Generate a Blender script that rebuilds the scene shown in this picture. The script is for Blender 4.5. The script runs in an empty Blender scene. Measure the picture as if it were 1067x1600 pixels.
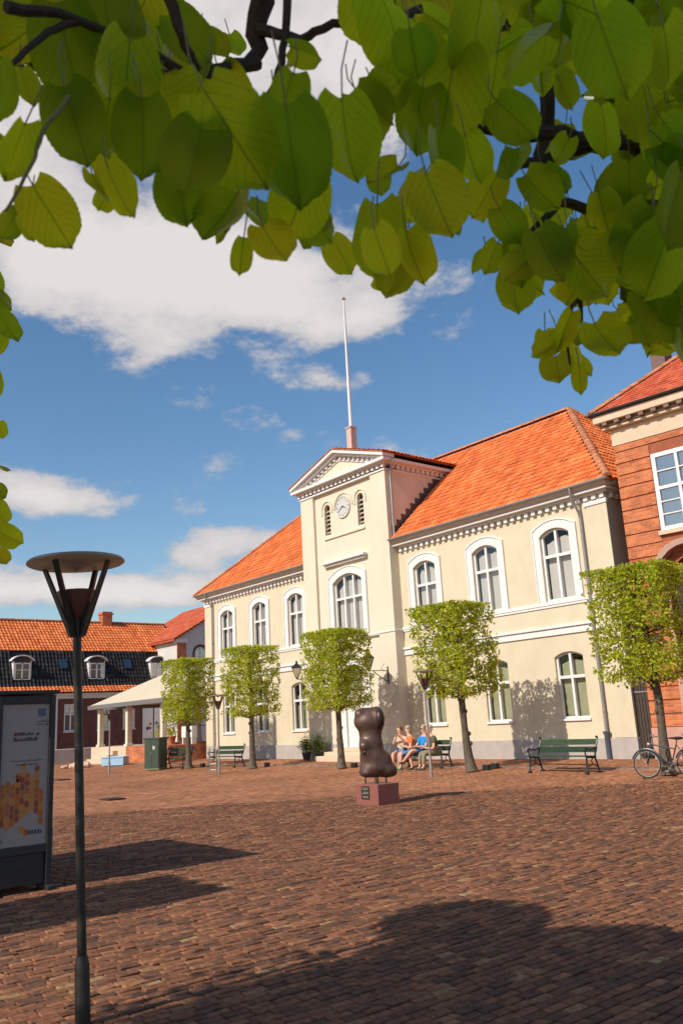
import bpy, bmesh, math, random
from mathutils import Vector, Matrix
R = math.radians
random.seed(7)
scene = bpy.context.scene
col = scene.collection

# ------------------------------------------------------------------ camera
CAM = Vector((0.0, -24.0, 1.6))
YAW, PITCH, ROLL, FPX = R(50.44), R(13.98), R(-3.08), 1308.2
F_ = Vector((-math.sin(YAW)*math.cos(PITCH), math.cos(YAW)*math.cos(PITCH), math.sin(PITCH)))
r0 = Vector((math.cos(YAW), math.sin(YAW), 0)); u0 = r0.cross(F_)
R_ = r0*math.cos(ROLL) + u0*math.sin(ROLL)
U_ = -r0*math.sin(ROLL) + u0*math.cos(ROLL)
cd = bpy.data.cameras.new('camera'); cam = bpy.data.objects.new('camera', cd); col.objects.link(cam)
cam.matrix_world = Matrix(((R_.x, U_.x, -F_.x, CAM.x), (R_.y, U_.y, -F_.y, CAM.y), (R_.z, U_.z, -F_.z, CAM.z), (0, 0, 0, 1)))
cd.sensor_fit = 'VERTICAL'; cd.sensor_height = 36.0; cd.sensor_width = 24.0
cd.lens = FPX/1600*36.0
cd.clip_start = 0.05; cd.clip_end = 3000
cd.dof.use_dof = True; cd.dof.focus_distance = 24.0; cd.dof.aperture_fstop = 9.0
scene.camera = cam

# ------------------------------------------------------------------ world, sun, exposure
SUN_TRAVEL = Vector((-0.03, 1.0, -0.78)).normalized()
world = bpy.data.worlds.new('World'); scene.world = world; world.use_nodes = True
SUN_EL = math.asin(-SUN_TRAVEL.z)
SUN_AZ = math.atan2(-SUN_TRAVEL.x, -SUN_TRAVEL.y)      # clockwise from +Y
SKY_STRENGTH = 0.125
EXPOSURE = 0.06

def build_world():
    nt = world.node_tree; N = nt.nodes; L = nt.links; N.clear()
    out = N.new('ShaderNodeOutputWorld'); bg = N.new('ShaderNodeBackground')
    sky = N.new('ShaderNodeTexSky'); sky.sky_type = 'NISHITA'; sky.sun_disc = False
    sky.sun_elevation = SUN_EL; sky.sun_rotation = SUN_AZ
    sky.altitude = 0; sky.air_density = 1.15; sky.dust_density = 0.7; sky.ozone_density = 1.6
    tc = N.new('ShaderNodeTexCoord'); sep = N.new('ShaderNodeSeparateXYZ'); L.new(tc.outputs['Generated'], sep.inputs[0])
    def M(op, a, b=None, c=None, clamp=False):
        n = N.new('ShaderNodeMath'); n.operation = op; n.use_clamp = clamp
        for i, v in enumerate((a, b, c)):
            if v is None: continue
            if isinstance(v, (int, float)): n.inputs[i].default_value = v
            else: L.new(v, n.inputs[i])
        return n.outputs[0]
    az = M('ARCTAN2', sep.outputs['X'], sep.outputs['Y'])
    el = M('ARCSINE', sep.outputs['Z'])
    # warp
    nz = N.new('ShaderNodeTexNoise'); nz.inputs['Scale'].default_value = 7.0; nz.inputs['Detail'].default_value = 9; nz.inputs['Roughness'].default_value = 0.62
    mp = N.new('ShaderNodeMapping'); mp.inputs['Scale'].default_value = (1, 1, 1.9); mp.inputs['Location'].default_value = (3.1, 1.7, 0.4)
    L.new(tc.outputs['Generated'], mp.inputs[0]); L.new(mp.outputs[0], nz.inputs['Vector'])
    nb = N.new('ShaderNodeTexNoise'); nb.inputs['Scale'].default_value = 1.7; nb.inputs['Detail'].default_value = 2
    L.new(mp.outputs[0], nb.inputs['Vector'])
    field = None
    def dirpx(x, y):
        d = (F_*FPX + R_*(x-533.5) - U_*(y-800)).normalized()
        return math.atan2(d.x, d.y), math.asin(d.z)
    # cumulus banks of that day: (pixel centre of the photo turned into azimuth / elevation, half widths in degrees, weight)
    blobs = [(300, 440, 9, 3.6, .95), (150, 420, 5, 3.2, .7), (440, 440, 6, 3.4, .8), (230, 545, 3.6, 2.2, .65), (540, 505, 4, 1.8, .6), (80, 400, 4, 3, .5),
             (520, 592, 4.2, 1.0, .62), (40, 200, 5, 6, .8), (430, 60, 9, 5, .9), (560, 60, 5, 4, .6), (250, 30, 7, 6, .6), (600, 200, 3.0, 2.4, .55), (300, 380, 6, 2.2, .5),
             (100, 785, 3.6, 1.2, .85), (30, 755, 3, 1.2, .6), (370, 845, 3.6, 1.2, .85), (300, 880, 3, 1.1, .55), (190, 920, 6, 1.1, .82), (40, 920, 6, 1.5, .85), (320, 930, 4, .9, .62),
             (-400, 700, 10, 4, .9), (-900, 500, 14, 7, .9), (1500, 800, 12, 4, .8), (2300, 500, 15, 7, .9)]
    for (x, y, wa, we, wt) in blobs:
        a0, e0 = dirpx(x, y)
        da = M('MULTIPLY', M('SUBTRACT', az, a0), math.cos(e0)/R(wa))
        de = M('MULTIPLY', M('SUBTRACT', el, e0), 1/R(we))
        q = M('ADD', M('MULTIPLY', da, da), M('MULTIPLY', de, de))
        g = M('MULTIPLY', M('EXPONENT', M('MULTIPLY', q, -0.9)), wt)
        field = g if field is None else M('ADD', field, g)
    base = M('MULTIPLY_ADD', M('SUBTRACT', nb.outputs[0], 0.58), .9, field)
    f = M('MULTIPLY_ADD', M('SUBTRACT', nz.outputs[0], 0.5), 2.9, base)
    mr = N.new('ShaderNodeMapRange'); mr.interpolation_type = 'SMOOTHSTEP'
    mr.inputs['From Min'].default_value = 0.26; mr.inputs['From Max'].default_value = 0.72
    L.new(f, mr.inputs['Value'])
    mr2 = N.new('ShaderNodeMapRange'); mr2.interpolation_type = 'SMOOTHSTEP'
    mr2.inputs['From Min'].default_value = 0.3; mr2.inputs['From Max'].default_value = 1.3
    L.new(f, mr2.inputs['Value'])
    cc = N.new('ShaderNodeMixRGB'); cc.inputs[1].default_value = (4.3, 4.15, 4.25, 1); cc.inputs[2].default_value = (6.3, 5.9, 5.7, 1)
    L.new(mr2.outputs[0], cc.inputs[0])
    hs = N.new('ShaderNodeHueSaturation'); hs.inputs['Saturation'].default_value = 1.22; hs.inputs['Value'].default_value = 1.0
    L.new(sky.outputs[0], hs.inputs['Color'])
    mix = N.new('ShaderNodeMixRGB'); L.new(M('MULTIPLY', mr.outputs[0], .93), mix.inputs[0]); L.new(hs.outputs[0], mix.inputs[1]); L.new(cc.outputs[0], mix.inputs[2])
    L.new(mix.outputs[0], bg.inputs['Color']); bg.inputs['Strength'].default_value = SKY_STRENGTH
    L.new(bg.outputs[0], out.inputs[0])
build_world()
sd = bpy.data.lights.new('sun', 'SUN'); sd.energy = 4.6; sd.angle = R(0.5); sd.color = (1.0, 0.93, 0.80)
sun = bpy.data.objects.new('sun', sd); col.objects.link(sun)
sun.rotation_euler = SUN_TRAVEL.to_track_quat('-Z', 'Y').to_euler(); sun.location = (0, -60, 50)
vs = scene.view_settings; vs.view_transform = 'Standard'; vs.look = 'None'; vs.exposure = EXPOSURE; vs.gamma = 1.0; vs.use_curve_mapping = False
scene.cycles.use_denoising = True
scene.cycles.max_bounces = 8; scene.cycles.transparent_max_bounces = 12

# ------------------------------------------------------------------ helpers
GZ, RL = -0.25, 7.0
def gz(Y): return GZ*min(1.0, max(0.0, (-Y-0.2)/RL))
def at(x, y, t):
    d = (F_*FPX + R_*(x-533.5) - U_*(y-800)).normalized()
    return CAM + d*t

class MB:
    def __init__(s): s.v = []; s.f = []; s.a = None; s.uv = None
    def add(s, vs, fs):
        b = len(s.v); s.v.extend(tuple(v) for v in vs); s.f.extend(tuple(b+i for i in f) for f in fs)
    def hexa(s, c):  # 8 corners: bottom 4 (ccw), top 4
        s.add(c, [(3, 2, 1, 0), (4, 5, 6, 7), (0, 1, 5, 4), (1, 2, 6, 5), (2, 3, 7, 6), (3, 0, 4, 7)])
    def box(s, x0, x1, y0, y1, z0, z1, P=None):
        c = [(x0, y0, z0), (x1, y0, z0), (x1, y1, z0), (x0, y1, z0), (x0, y0, z1), (x1, y0, z1), (x1, y1, z1), (x0, y1, z1)]
        if P: c = [P(*q) for q in c]
        s.hexa(c)
    def prism(s, poly, d0, d1, P):  # poly in (a, b); P(a, d, b)
        n = len(poly)
        vs_ = [P(a, d0, b) for a, b in poly] + [P(a, d1, b) for a, b in poly]
        fs = [tuple(range(n)), tuple(range(2*n-1, n-1, -1))] + [(i, i+n, (i+1) % n+n, (i+1) % n) for i in range(n)]
        s.add(vs_, fs)
    def tube(s, path, rad, n=8, cap=True):
        path = [Vector(p) for p in path]
        if isinstance(rad, (int, float)): rad = [rad]*len(path)
        rings = []; prev = None
        for i, p in enumerate(path):
            a = path[max(0, i-1)]; b = path[min(len(path)-1, i+1)]
            t = (b-a).normalized() if (b-a).length > 1e-9 else Vector((0, 0, 1))
            if prev is None:
                x = t.orthogonal().normalized()
            else:
                x = (prev - t*prev.dot(t)); x = x.normalized() if x.length > 1e-6 else t.orthogonal().normalized()
            prev = x; y = t.cross(x)
            rings.append([p + (x*math.cos(2*math.pi*k/n) + y*math.sin(2*math.pi*k/n))*rad[i] for k in range(n)])
        vs_ = [q for r in rings for q in r]; fs = []
        for i in range(len(path)-1):
            for k in range(n):
                fs.append((i*n+k, i*n+(k+1) % n, (i+1)*n+(k+1) % n, (i+1)*n+k))
        if cap: fs.append(tuple(range(n-1, -1, -1))); fs.append(tuple(range((len(path)-1)*n, len(path)*n)))
        s.add(vs_, fs)
    def lathe(s, prof, n=16, c=(0, 0, 0), M=None):
        vs_ = []; fs = []
        for r, z in prof:
            for k in range(n):
                q = Vector((r*math.cos(2*math.pi*k/n), r*math.sin(2*math.pi*k/n), z))
                if M: q = M @ q
                vs_.append((q.x+c[0], q.y+c[1], q.z+c[2]))
        for i in range(len(prof)-1):
            for k in range(n): fs.append((i*n+k, i*n+(k+1) % n, (i+1)*n+(k+1) % n, (i+1)*n+k))
        fs.append(tuple(range(n-1, -1, -1))); fs.append(tuple(range((len(prof)-1)*n, len(prof)*n)))
        s.add(vs_, fs)
    def ball(s, c, r, n=12, m=8, M=None):
        if isinstance(r, (int, float)): r = (r, r, r)
        prof = [(max(1e-3, math.sin(math.pi*i/m)), -math.cos(math.pi*i/m)) for i in range(m+1)]
        T = Matrix.Diagonal(Vector((r[0], r[1], r[2])))
        if M: T = M @ T
        s.lathe(prof, n, c, T)
    def torus(s, c, R0, r, M=None, n=28, m=8):
        vs_ = []; fs = []
        for i in range(n):
            a = 2*math.pi*i/n
            for k in range(m):
                b = 2*math.pi*k/m
                q = Vector(((R0+r*math.cos(b))*math.cos(a), r*math.sin(b), (R0+r*math.cos(b))*math.sin(a)))
                if M: q = M @ q
                vs_.append((q.x+c[0], q.y+c[1], q.z+c[2]))
        for i in range(n):
            for k in range(m): fs.append((i*m+k, i*m+(k+1) % m, ((i+1) % n)*m+(k+1) % m, ((i+1) % n)*m+k))
        s.add(vs_, fs)
    def build(s, name, mat, parent=None, off=(0, 0, 0), smooth=False, bevel=0, rnd=None, fix=True):
        me = bpy.data.meshes.new(name)
        o3 = Vector(off)
        me.from_pydata([(v[0]-o3.x, v[1]-o3.y, v[2]-o3.z) for v in s.v], [], s.f)
        if fix:
            bm = bmesh.new(); bm.from_mesh(me); bmesh.ops.recalc_face_normals(bm, faces=bm.faces); bm.to_mesh(me); bm.free()
        if rnd is not None:
            at_ = me.attributes.new('rnd', 'FLOAT', 'FACE'); at_.data.foreach_set('value', rnd)
        if smooth:
            me.polygons.foreach_set('use_smooth', [True]*len(me.polygons))
            me.set_sharp_from_angle(angle=R(40))
        me.materials.append(mat)
        o = bpy.data.objects.new(name, me); col.objects.link(o)
        if parent: o.parent = parent
        if bevel:
            b = o.modifiers.new('bevel', 'BEVEL'); b.width = bevel; b.segments = 2; b.limit_method = 'ANGLE'; b.angle_limit = R(40)
        return o

def tag(o, label=None, cat=None, group=None, kind=None):
    if label: o['label'] = label
    if cat: o['category'] = cat
    if group: o['group'] = group
    if kind: o['kind'] = kind
    return o
def thing(name, label, cat, loc=(0, 0, 0), rz=0, group=None):
    o = bpy.data.objects.new(name, None); col.objects.link(o); o.location = loc; o.rotation_euler = (0, 0, rz)
    o.empty_display_size = 0.2
    return tag(o, label, cat, group)
def copy_tree(o, parent=None):
    c = o.copy(); col.objects.link(c); c.parent = parent
    for ch in [q for q in bpy.data.objects if q.parent is o]: copy_tree(ch, c)
    return c

# ------------------------------------------------------------------ materials
def newmat(name):
    m = bpy.data.materials.new(name); m.use_nodes = True
    nt = m.node_tree; b = nt.nodes['Principled BSDF']
    return m, nt, b
def mat(name, c, rough=0.6, metal=0.0, var=0.12, scale=6.0, bump=0.0, bscale=40.0, spec=0.5, obj=False, stain=None):
    m, nt, b = newmat(name); N = nt.nodes; L = nt.links
    b.inputs['Roughness'].default_value = rough; b.inputs['Metallic'].default_value = metal
    b.inputs['Specular IOR Level'].default_value = spec
    tc = N.new('ShaderNodeTexCoord')
    nz = N.new('ShaderNodeTexNoise'); nz.inputs['Scale'].default_value = scale; nz.inputs['Detail'].default_value = 6; nz.inputs['Roughness'].default_value = .65
    L.new(tc.outputs['Object'], nz.inputs['Vector'])
    rp = N.new('ShaderNodeValToRGB')
    rp.color_ramp.elements[0].position = .3; rp.color_ramp.elements[1].position = .7
    rp.color_ramp.elements[0].color = tuple(max(0, q*(1-var)) for q in c)+(1,)
    rp.color_ramp.elements[1].color = tuple(min(1, q*(1+var)) for q in c)+(1,)
    L.new(nz.outputs[0], rp.inputs[0])
    src = rp.outputs[0]
    if stain:
        n2 = N.new('ShaderNodeTexNoise'); n2.inputs['Scale'].default_value = .9; n2.inputs['Detail'].default_value = 8; n2.inputs['Roughness'].default_value = .7
        mp = N.new('ShaderNodeMapping'); mp.inputs['Scale'].default_value = (1.6, 1.6, .45); L.new(tc.outputs['Object'], mp.inputs[0]); L.new(mp.outputs[0], n2.inputs['Vector'])
        r2 = N.new('ShaderNodeMapRange'); r2.inputs['From Min'].default_value = .5; r2.inputs['From Max'].default_value = .78; r2.inputs['To Max'].default_value = stain[1]
        L.new(n2.outputs[0], r2.inputs[0])
        mx = N.new('ShaderNodeMixRGB'); L.new(r2.outputs[0], mx.inputs[0]); L.new(src, mx.inputs[1]); mx.inputs[2].default_value = stain[0]+(1,)
        src = mx.outputs[0]
    L.new(src, b.inputs['Base Color'])
    if bump:
        nb = N.new('ShaderNodeTexNoise'); nb.inputs['Scale'].default_value = bscale; nb.inputs['Detail'].default_value = 4
        L.new(tc.outputs['Object'], nb.inputs['Vector'])
        bp = N.new('ShaderNodeBump'); bp.inputs['Strength'].default_value = bump; bp.inputs['Distance'].default_value = .02
        L.new(nb.outputs[0], bp.inputs['Height']); L.new(bp.outputs[0], b.inputs['Normal'])
    return m
def ramp_mat(name, stops, rough=.7, src='rnd', noise=.25, nscale=8.0, bump=.3, bscale=30, spec=.4):
    """colour picked per piece (face attribute 'rnd' or object random) plus grain"""
    m, nt, b = newmat(name); N = nt.nodes; L = nt.links
    b.inputs['Roughness'].default_value = rough; b.inputs['Specular IOR Level'].default_value = spec
    if src == 'rnd':
        a = N.new('ShaderNodeAttribute'); a.attribute_name = 'rnd'; v = a.outputs['Fac']
    else:
        a = N.new('ShaderNodeObjectInfo'); v = a.outputs['Random']
    rp = N.new('ShaderNodeValToRGB'); cr = rp.color_ramp
    while len(cr.elements) < len(stops): cr.elements.new(.5)
    for e, (p, c) in zip(cr.elements, stops): e.position = p; e.color = tuple(c)+(1,)
    L.new(v, rp.inputs[0])
    g = N.new('ShaderNodeNewGeometry')
    nz = N.new('ShaderNodeTexNoise'); nz.inputs['Scale'].default_value = nscale; nz.inputs['Detail'].default_value = 6
    L.new(g.outputs['Position'], nz.inputs['Vector'])
    mr = N.new('ShaderNodeMapRange'); mr.inputs['From Min'].default_value = .3; mr.inputs['From Max'].default_value = .7
    mr.inputs['To Min'].default_value = 1-noise; mr.inputs['To Max'].default_value = 1+noise; L.new(nz.outputs[0], mr.inputs[0])
    mx = N.new('ShaderNodeMixRGB'); mx.blend_type = 'MULTIPLY'; mx.inputs[0].default_value = 1
    L.new(rp.outputs[0], mx.inputs[1]); L.new(mr.outputs[0], mx.inputs[2]); L.new(mx.outputs[0], b.inputs['Base Color'])
    nb = N.new('ShaderNodeTexNoise'); nb.inputs['Scale'].default_value = bscale; nb.inputs['Detail'].default_value = 3
    L.new(g.outputs['Position'], nb.inputs['Vector'])
    bp = N.new('ShaderNodeBump'); bp.inputs['Strength'].default_value = bump; bp.inputs['Distance'].default_value = .01
    L.new(nb.outputs[0], bp.inputs['Height']); L.new(bp.outputs[0], b.inputs['Normal'])
    return m
def glass_mat(name, tint=(.965, .965, .95), refl=.16, top=.8):
    m, nt, b = newmat(name); N = nt.nodes; L = nt.links
    N.remove(b); out = N['Material Output']
    t = N.new('ShaderNodeBsdfTransparent'); t.inputs[0].default_value = tint+(1,)
    g = N.new('ShaderNodeBsdfGlossy'); g.inputs['Roughness'].default_value = .015
    lw = N.new('ShaderNodeLayerWeight'); lw.inputs[0].default_value = .35
    mr = N.new('ShaderNodeMapRange'); mr.inputs['To Min'].default_value = refl*.5; mr.inputs['To Max'].default_value = top; L.new(lw.outputs['Fresnel'], mr.inputs[0])
    nz = N.new('ShaderNodeTexNoise'); nz.inputs['Scale'].default_value = 1.5
    bp = N.new('ShaderNodeBump'); bp.inputs['Strength'].default_value = .05; L.new(nz.outputs[0], bp.inputs['Height']); L.new(bp.outputs[0], g.inputs['Normal'])
    mx = N.new('ShaderNodeMixShader'); L.new(mr.outputs[0], mx.inputs[0]); L.new(t.outputs[0], mx.inputs[1]); L.new(g.outputs[0], mx.inputs[2])
    L.new(mx.outputs[0], out.inputs[0])
    return m
def leaf_mat(name, c0, c1, tr, veins=False, gloss=.12):
    m, nt, b = newmat(name); N = nt.nodes; L = nt.links
    N.remove(b); out = N['Material Output']
    g = N.new('ShaderNodeNewGeometry')
    if veins:
        oi = N.new('ShaderNodeObjectInfo'); fac = oi.outputs['Random']
    else:
        a = N.new('ShaderNodeAttribute'); a.attribute_name = 'rnd'; fac = a.outputs['Fac']
    mx = N.new('ShaderNodeMixRGB'); L.new(fac, mx.inputs[0]); mx.inputs[1].default_value = c0+(1,); mx.inputs[2].default_value = c1+(1,)
    tm = N.new('ShaderNodeMixRGB'); L.new(fac, tm.inputs[0]); tm.inputs[1].default_value = tr+(1,); tm.inputs[2].default_value = ((.80, .82, .014, 1) if veins else (tr[0]*1.35, tr[1]*1.12, tr[2]*.9, 1))
    dcol, tcol = mx.outputs[0], tm.outputs[0]
    d = N.new('ShaderNodeBsdfDiffuse'); t = N.new('ShaderNodeBsdfTranslucent'); s = N.new('ShaderNodeBsdfGlossy'); s.inputs['Roughness'].default_value = .38
    if veins:
        uv = N.new('ShaderNodeUVMap'); sx = N.new('ShaderNodeSeparateXYZ'); L.new(uv.outputs[0], sx.inputs[0])
        def M(op, a, b_=None):
            n = N.new('ShaderNodeMath'); n.operation = op
            for i, v in enumerate((a, b_)):
                if v is None: continue
                if isinstance(v, (int, float)): n.inputs[i].default_value = v
                else: L.new(v, n.inputs[i])
            return n.outputs[0]
        au = M('ABSOLUTE', M('SUBTRACT', sx.outputs[0], .5))
        ph = M('MULTIPLY', M('SUBTRACT', sx.outputs[1], M('MULTIPLY', au, 1.05)), 7.0)
        side = M('POWER', M('ABSOLUTE', M('COSINE', M('MULTIPLY', ph, math.pi))), 60)
        mid = M('LESS_THAN', au, .012)
        fine = N.new('ShaderNodeTexVoronoi'); fine.feature = 'DISTANCE_TO_EDGE'; fine.inputs['Scale'].default_value = 38; L.new(uv.outputs[0], fine.inputs['Vector'])
        fl = M('MULTIPLY', M('LESS_THAN', fine.outputs[0], .05), .22)
        v = M('MAXIMUM', M('MAXIMUM', M('MULTIPLY', side, .38), M('MULTIPLY', mid, .7)), fl)
        d2 = N.new('ShaderNodeMixRGB'); L.new(v, d2.inputs[0]); L.new(dcol, d2.inputs[1]); d2.inputs[2].default_value = (c1[0]*1.5, c1[1]*1.25, c1[2]*1.6, 1); dcol = d2.outputs[0]
        t2 = N.new('ShaderNodeMixRGB'); L.new(v, t2.inputs[0]); L.new(tcol, t2.inputs[1]); t2.inputs[2].default_value = (tr[0]*.45, tr[1]*.5, tr[2]*.5, 1); tcol = t2.outputs[0]
        bp = N.new('ShaderNodeBump'); bp.inputs['Strength'].default_value = .45; bp.inputs['Distance'].default_value = .003; L.new(v, bp.inputs['Height'])
        for q in (d, s): L.new(bp.outputs[0], q.inputs['Normal'])
    L.new(dcol, d.inputs[0]); L.new(tcol, t.inputs[0])
    a1 = N.new('ShaderNodeAddShader'); L.new(d.outputs[0], a1.inputs[0]); L.new(t.outputs[0], a1.inputs[1])
    m2 = N.new('ShaderNodeMixShader')
    lw = N.new('ShaderNodeLayerWeight'); lw.inputs[0].default_value = .2
    mm = N.new('ShaderNodeMath'); mm.operation = 'MULTIPLY'; mm.inputs[1].default_value = gloss*3; L.new(lw.outputs['Fresnel'], mm.inputs[0])
    L.new(mm.outputs[0], m2.inputs[0]); L.new(a1.outputs[0], m2.inputs[1]); L.new(s.outputs[0], m2.inputs[2]); L.new(m2.outputs[0], out.inputs[0])
    return m
def brick_mat(name, c1, c2, mortar, bw=.24, bh=.073):
    m, nt, b = newmat(name); N = nt.nodes; L = nt.links
    tc = N.new('ShaderNodeTexCoord'); sx = N.new('ShaderNodeSeparateXYZ'); L.new(tc.outputs['Object'], sx.inputs[0])
    ad = N.new('ShaderNodeMath'); L.new(sx.outputs[0], ad.inputs[0]); L.new(sx.outputs[1], ad.inputs[1])
    cb = N.new('ShaderNodeCombineXYZ'); L.new(ad.outputs[0], cb.inputs[0]); L.new(sx.outputs[2], cb.inputs[1])
    br = N.new('ShaderNodeTexBrick'); br.inputs['Scale'].default_value = 1; br.inputs['Brick Width'].default_value = bw; br.inputs['Row Height'].default_value = bh
    br.inputs['Mortar Size'].default_value = .008; br.inputs['Mortar Smooth'].default_value = .2
    br.inputs['Color1'].default_value = c1+(1,); br.inputs['Color2'].default_value = c2+(1,); br.inputs['Mortar'].default_value = mortar+(1,)
    L.new(cb.outputs[0], br.inputs['Vector'])
    nz = N.new('ShaderNodeTexNoise'); nz.inputs['Scale'].default_value = 2.5; nz.inputs['Detail'].default_value = 8; L.new(tc.outputs['Object'], nz.inputs['Vector'])
    mr = N.new('ShaderNodeMapRange'); mr.inputs['From Min'].default_value = .3; mr.inputs['From Max'].default_value = .7; mr.inputs['To Min'].default_value = .75; mr.inputs['To Max'].default_value = 1.2; L.new(nz.outputs[0], mr.inputs[0])
    mx = N.new('ShaderNodeMixRGB'); mx.blend_type = 'MULTIPLY'; mx.inputs[0].default_value = 1; L.new(br.outputs[0], mx.inputs[1]); L.new(mr.outputs[0], mx.inputs[2])
    L.new(mx.outputs[0], b.inputs['Base Color']); b.inputs['Roughness'].default_value = .85
    iv = N.new('ShaderNodeMath'); iv.operation = 'SUBTRACT'; iv.inputs[0].default_value = 1; L.new(br.outputs['Fac'], iv.inputs[1])
    bp = N.new('ShaderNodeBump'); bp.inputs['Strength'].default_value = .8; bp.inputs['Distance'].default_value = .012; L.new(iv.outputs[0], bp.inputs['Height']); L.new(bp.outputs[0], b.inputs['Normal'])
    return m

CREAM = mat('cream_plaster', (.60, .515, .372), .85, var=.05, scale=1.4, bump=.25, bscale=55, stain=((.42, .33, .24), .4))
CREAM2 = mat('tower_plaster', (.64, .565, .445), .85, var=.05, scale=1.2, bump=.25, bscale=55, stain=((.48, .40, .31), .35))
WHITE = mat('white_paint', (.70, .68, .67), .5, var=.05, scale=5, bump=.08, stain=((.62, .58, .54), .22))
TRIM = mat('stucco_trim', (.68, .65, .635), .7, var=.05, scale=4, bump=.15, stain=((.60, .55, .50), .3))
PLINTH = mat('plinth_grey', (.40, .35, .325), .85, var=.10, scale=3, bump=.3, stain=((.30, .27, .25), .4))
ZINC = mat('zinc', (.34, .31, .30), .45, metal=.6, var=.15, scale=9)
BLIND = mat('blind_grey', (.50, .47, .455), .9, var=.06, scale=1.2)
CURTAIN = mat('blind_olive', (.30, .30, .20), .9, var=.12, scale=2)
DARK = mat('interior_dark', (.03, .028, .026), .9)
GLASS = glass_mat('window_glass', refl=.03, top=.12)
GLASSB = glass_mat('window_glass_reflecting', refl=.55, top=.75)
TILE_STOPS = [(0, (.54, .115, .026)), (.35, (.62, .148, .036)), (.75, (.67, .18, .048)), (1, (.70, .22, .07))]
TILE = ramp_mat('clay_tile', TILE_STOPS, .7, noise=.2, nscale=1.3, bump=.25)
TILER = ramp_mat('red_clay_tile', [(0, (.42, .075, .03)), (.5, (.52, .105, .045)), (1, (.58, .15, .07))], .75, noise=.2, nscale=3)
TILEB = ramp_mat('black_glazed_tile', [(0, (.012, .010, .010)), (.6, (.016, .013, .013)), (1, (.035, .03, .028))], .5, noise=.3, nscale=5, spec=.25)
RIDGE = ramp_mat('ridge_tile', [(0, (.38, .13, .06)), (1, (.50, .20, .10))], .8, noise=.3)
IRON = mat('black_iron', (.018, .018, .02), .42, var=.3, scale=20, spec=.5)
LAMPM = mat('lamp_dark_steel', (.032, .027, .024), .42, metal=.25, var=.4, scale=14, stain=((.16, .12, .08), .5))
LAMPW = mat('lamp_cream_enamel', (.62, .56, .46), .45, var=.08, stain=((.30, .26, .2), .3))
GALV = mat('galvanised', (.30, .28, .25), .45, metal=.55, var=.2, scale=18)
COPPER = mat('lamp_reflector_perforated', (.22, .10, .07), .5, metal=.5, var=.3, scale=60)
GREENW = ramp_mat('bench_green_wood', [(0, (.016, .036, .014)), (1, (.036, .06, .02))], .4, src='obj', noise=.25, nscale=14)
BARK = mat('lime_bark', (.10, .075, .052), .95, var=.45, scale=9, bump=.9, bscale=26, stain=((.20, .18, .12), .5))
TWIG = mat('twig_bark', (.055, .035, .025), .8, var=.35, scale=40, bump=.4, bscale=120)
TWIGG = mat('green_twig', (.22, .20, .07), .6, var=.2, scale=30)
BRONZE = mat('bronze_patina', (.115, .066, .048), .44, metal=.4, var=.25, scale=3.2, bump=.35, bscale=7, spec=.5, stain=((.05, .03, .024), .5))
GRANITE = mat('red_granite', (.25, .085, .068), .45, var=.35, scale=45, bump=.1)
BRICKR = brick_mat('red_brick_wall', (.62, .18, .058), (.42, .09, .03), (.50, .26, .15), bh=.078)
BRICKD = brick_mat('dark_brick_wall', (.17, .055, .038), (.12, .038, .028), (.16, .10, .08))
SAND = mat('sandstone', (.62, .46, .33), .8, var=.08, scale=4, bump=.2, stain=((.42, .30, .21), .4))
GATEW = mat('gate_brown_wood', (.055, .036, .028), .7, var=.3, scale=12, bump=.3)
LEAFT = leaf_mat('lime_leaf_small', (.075, .12, .010), (.29, .30, .018), (.27, .29, .008))
LEAFN = leaf_mat('lime_leaf_large', (.020, .042, .006), (.045, .070, .008), (.30, .42, .010), veins=True, gloss=.06)
LEAFD = leaf_mat('crown_leaf', (.04, .07, .012), (.07, .10, .016), (.10, .14, .01))
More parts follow.
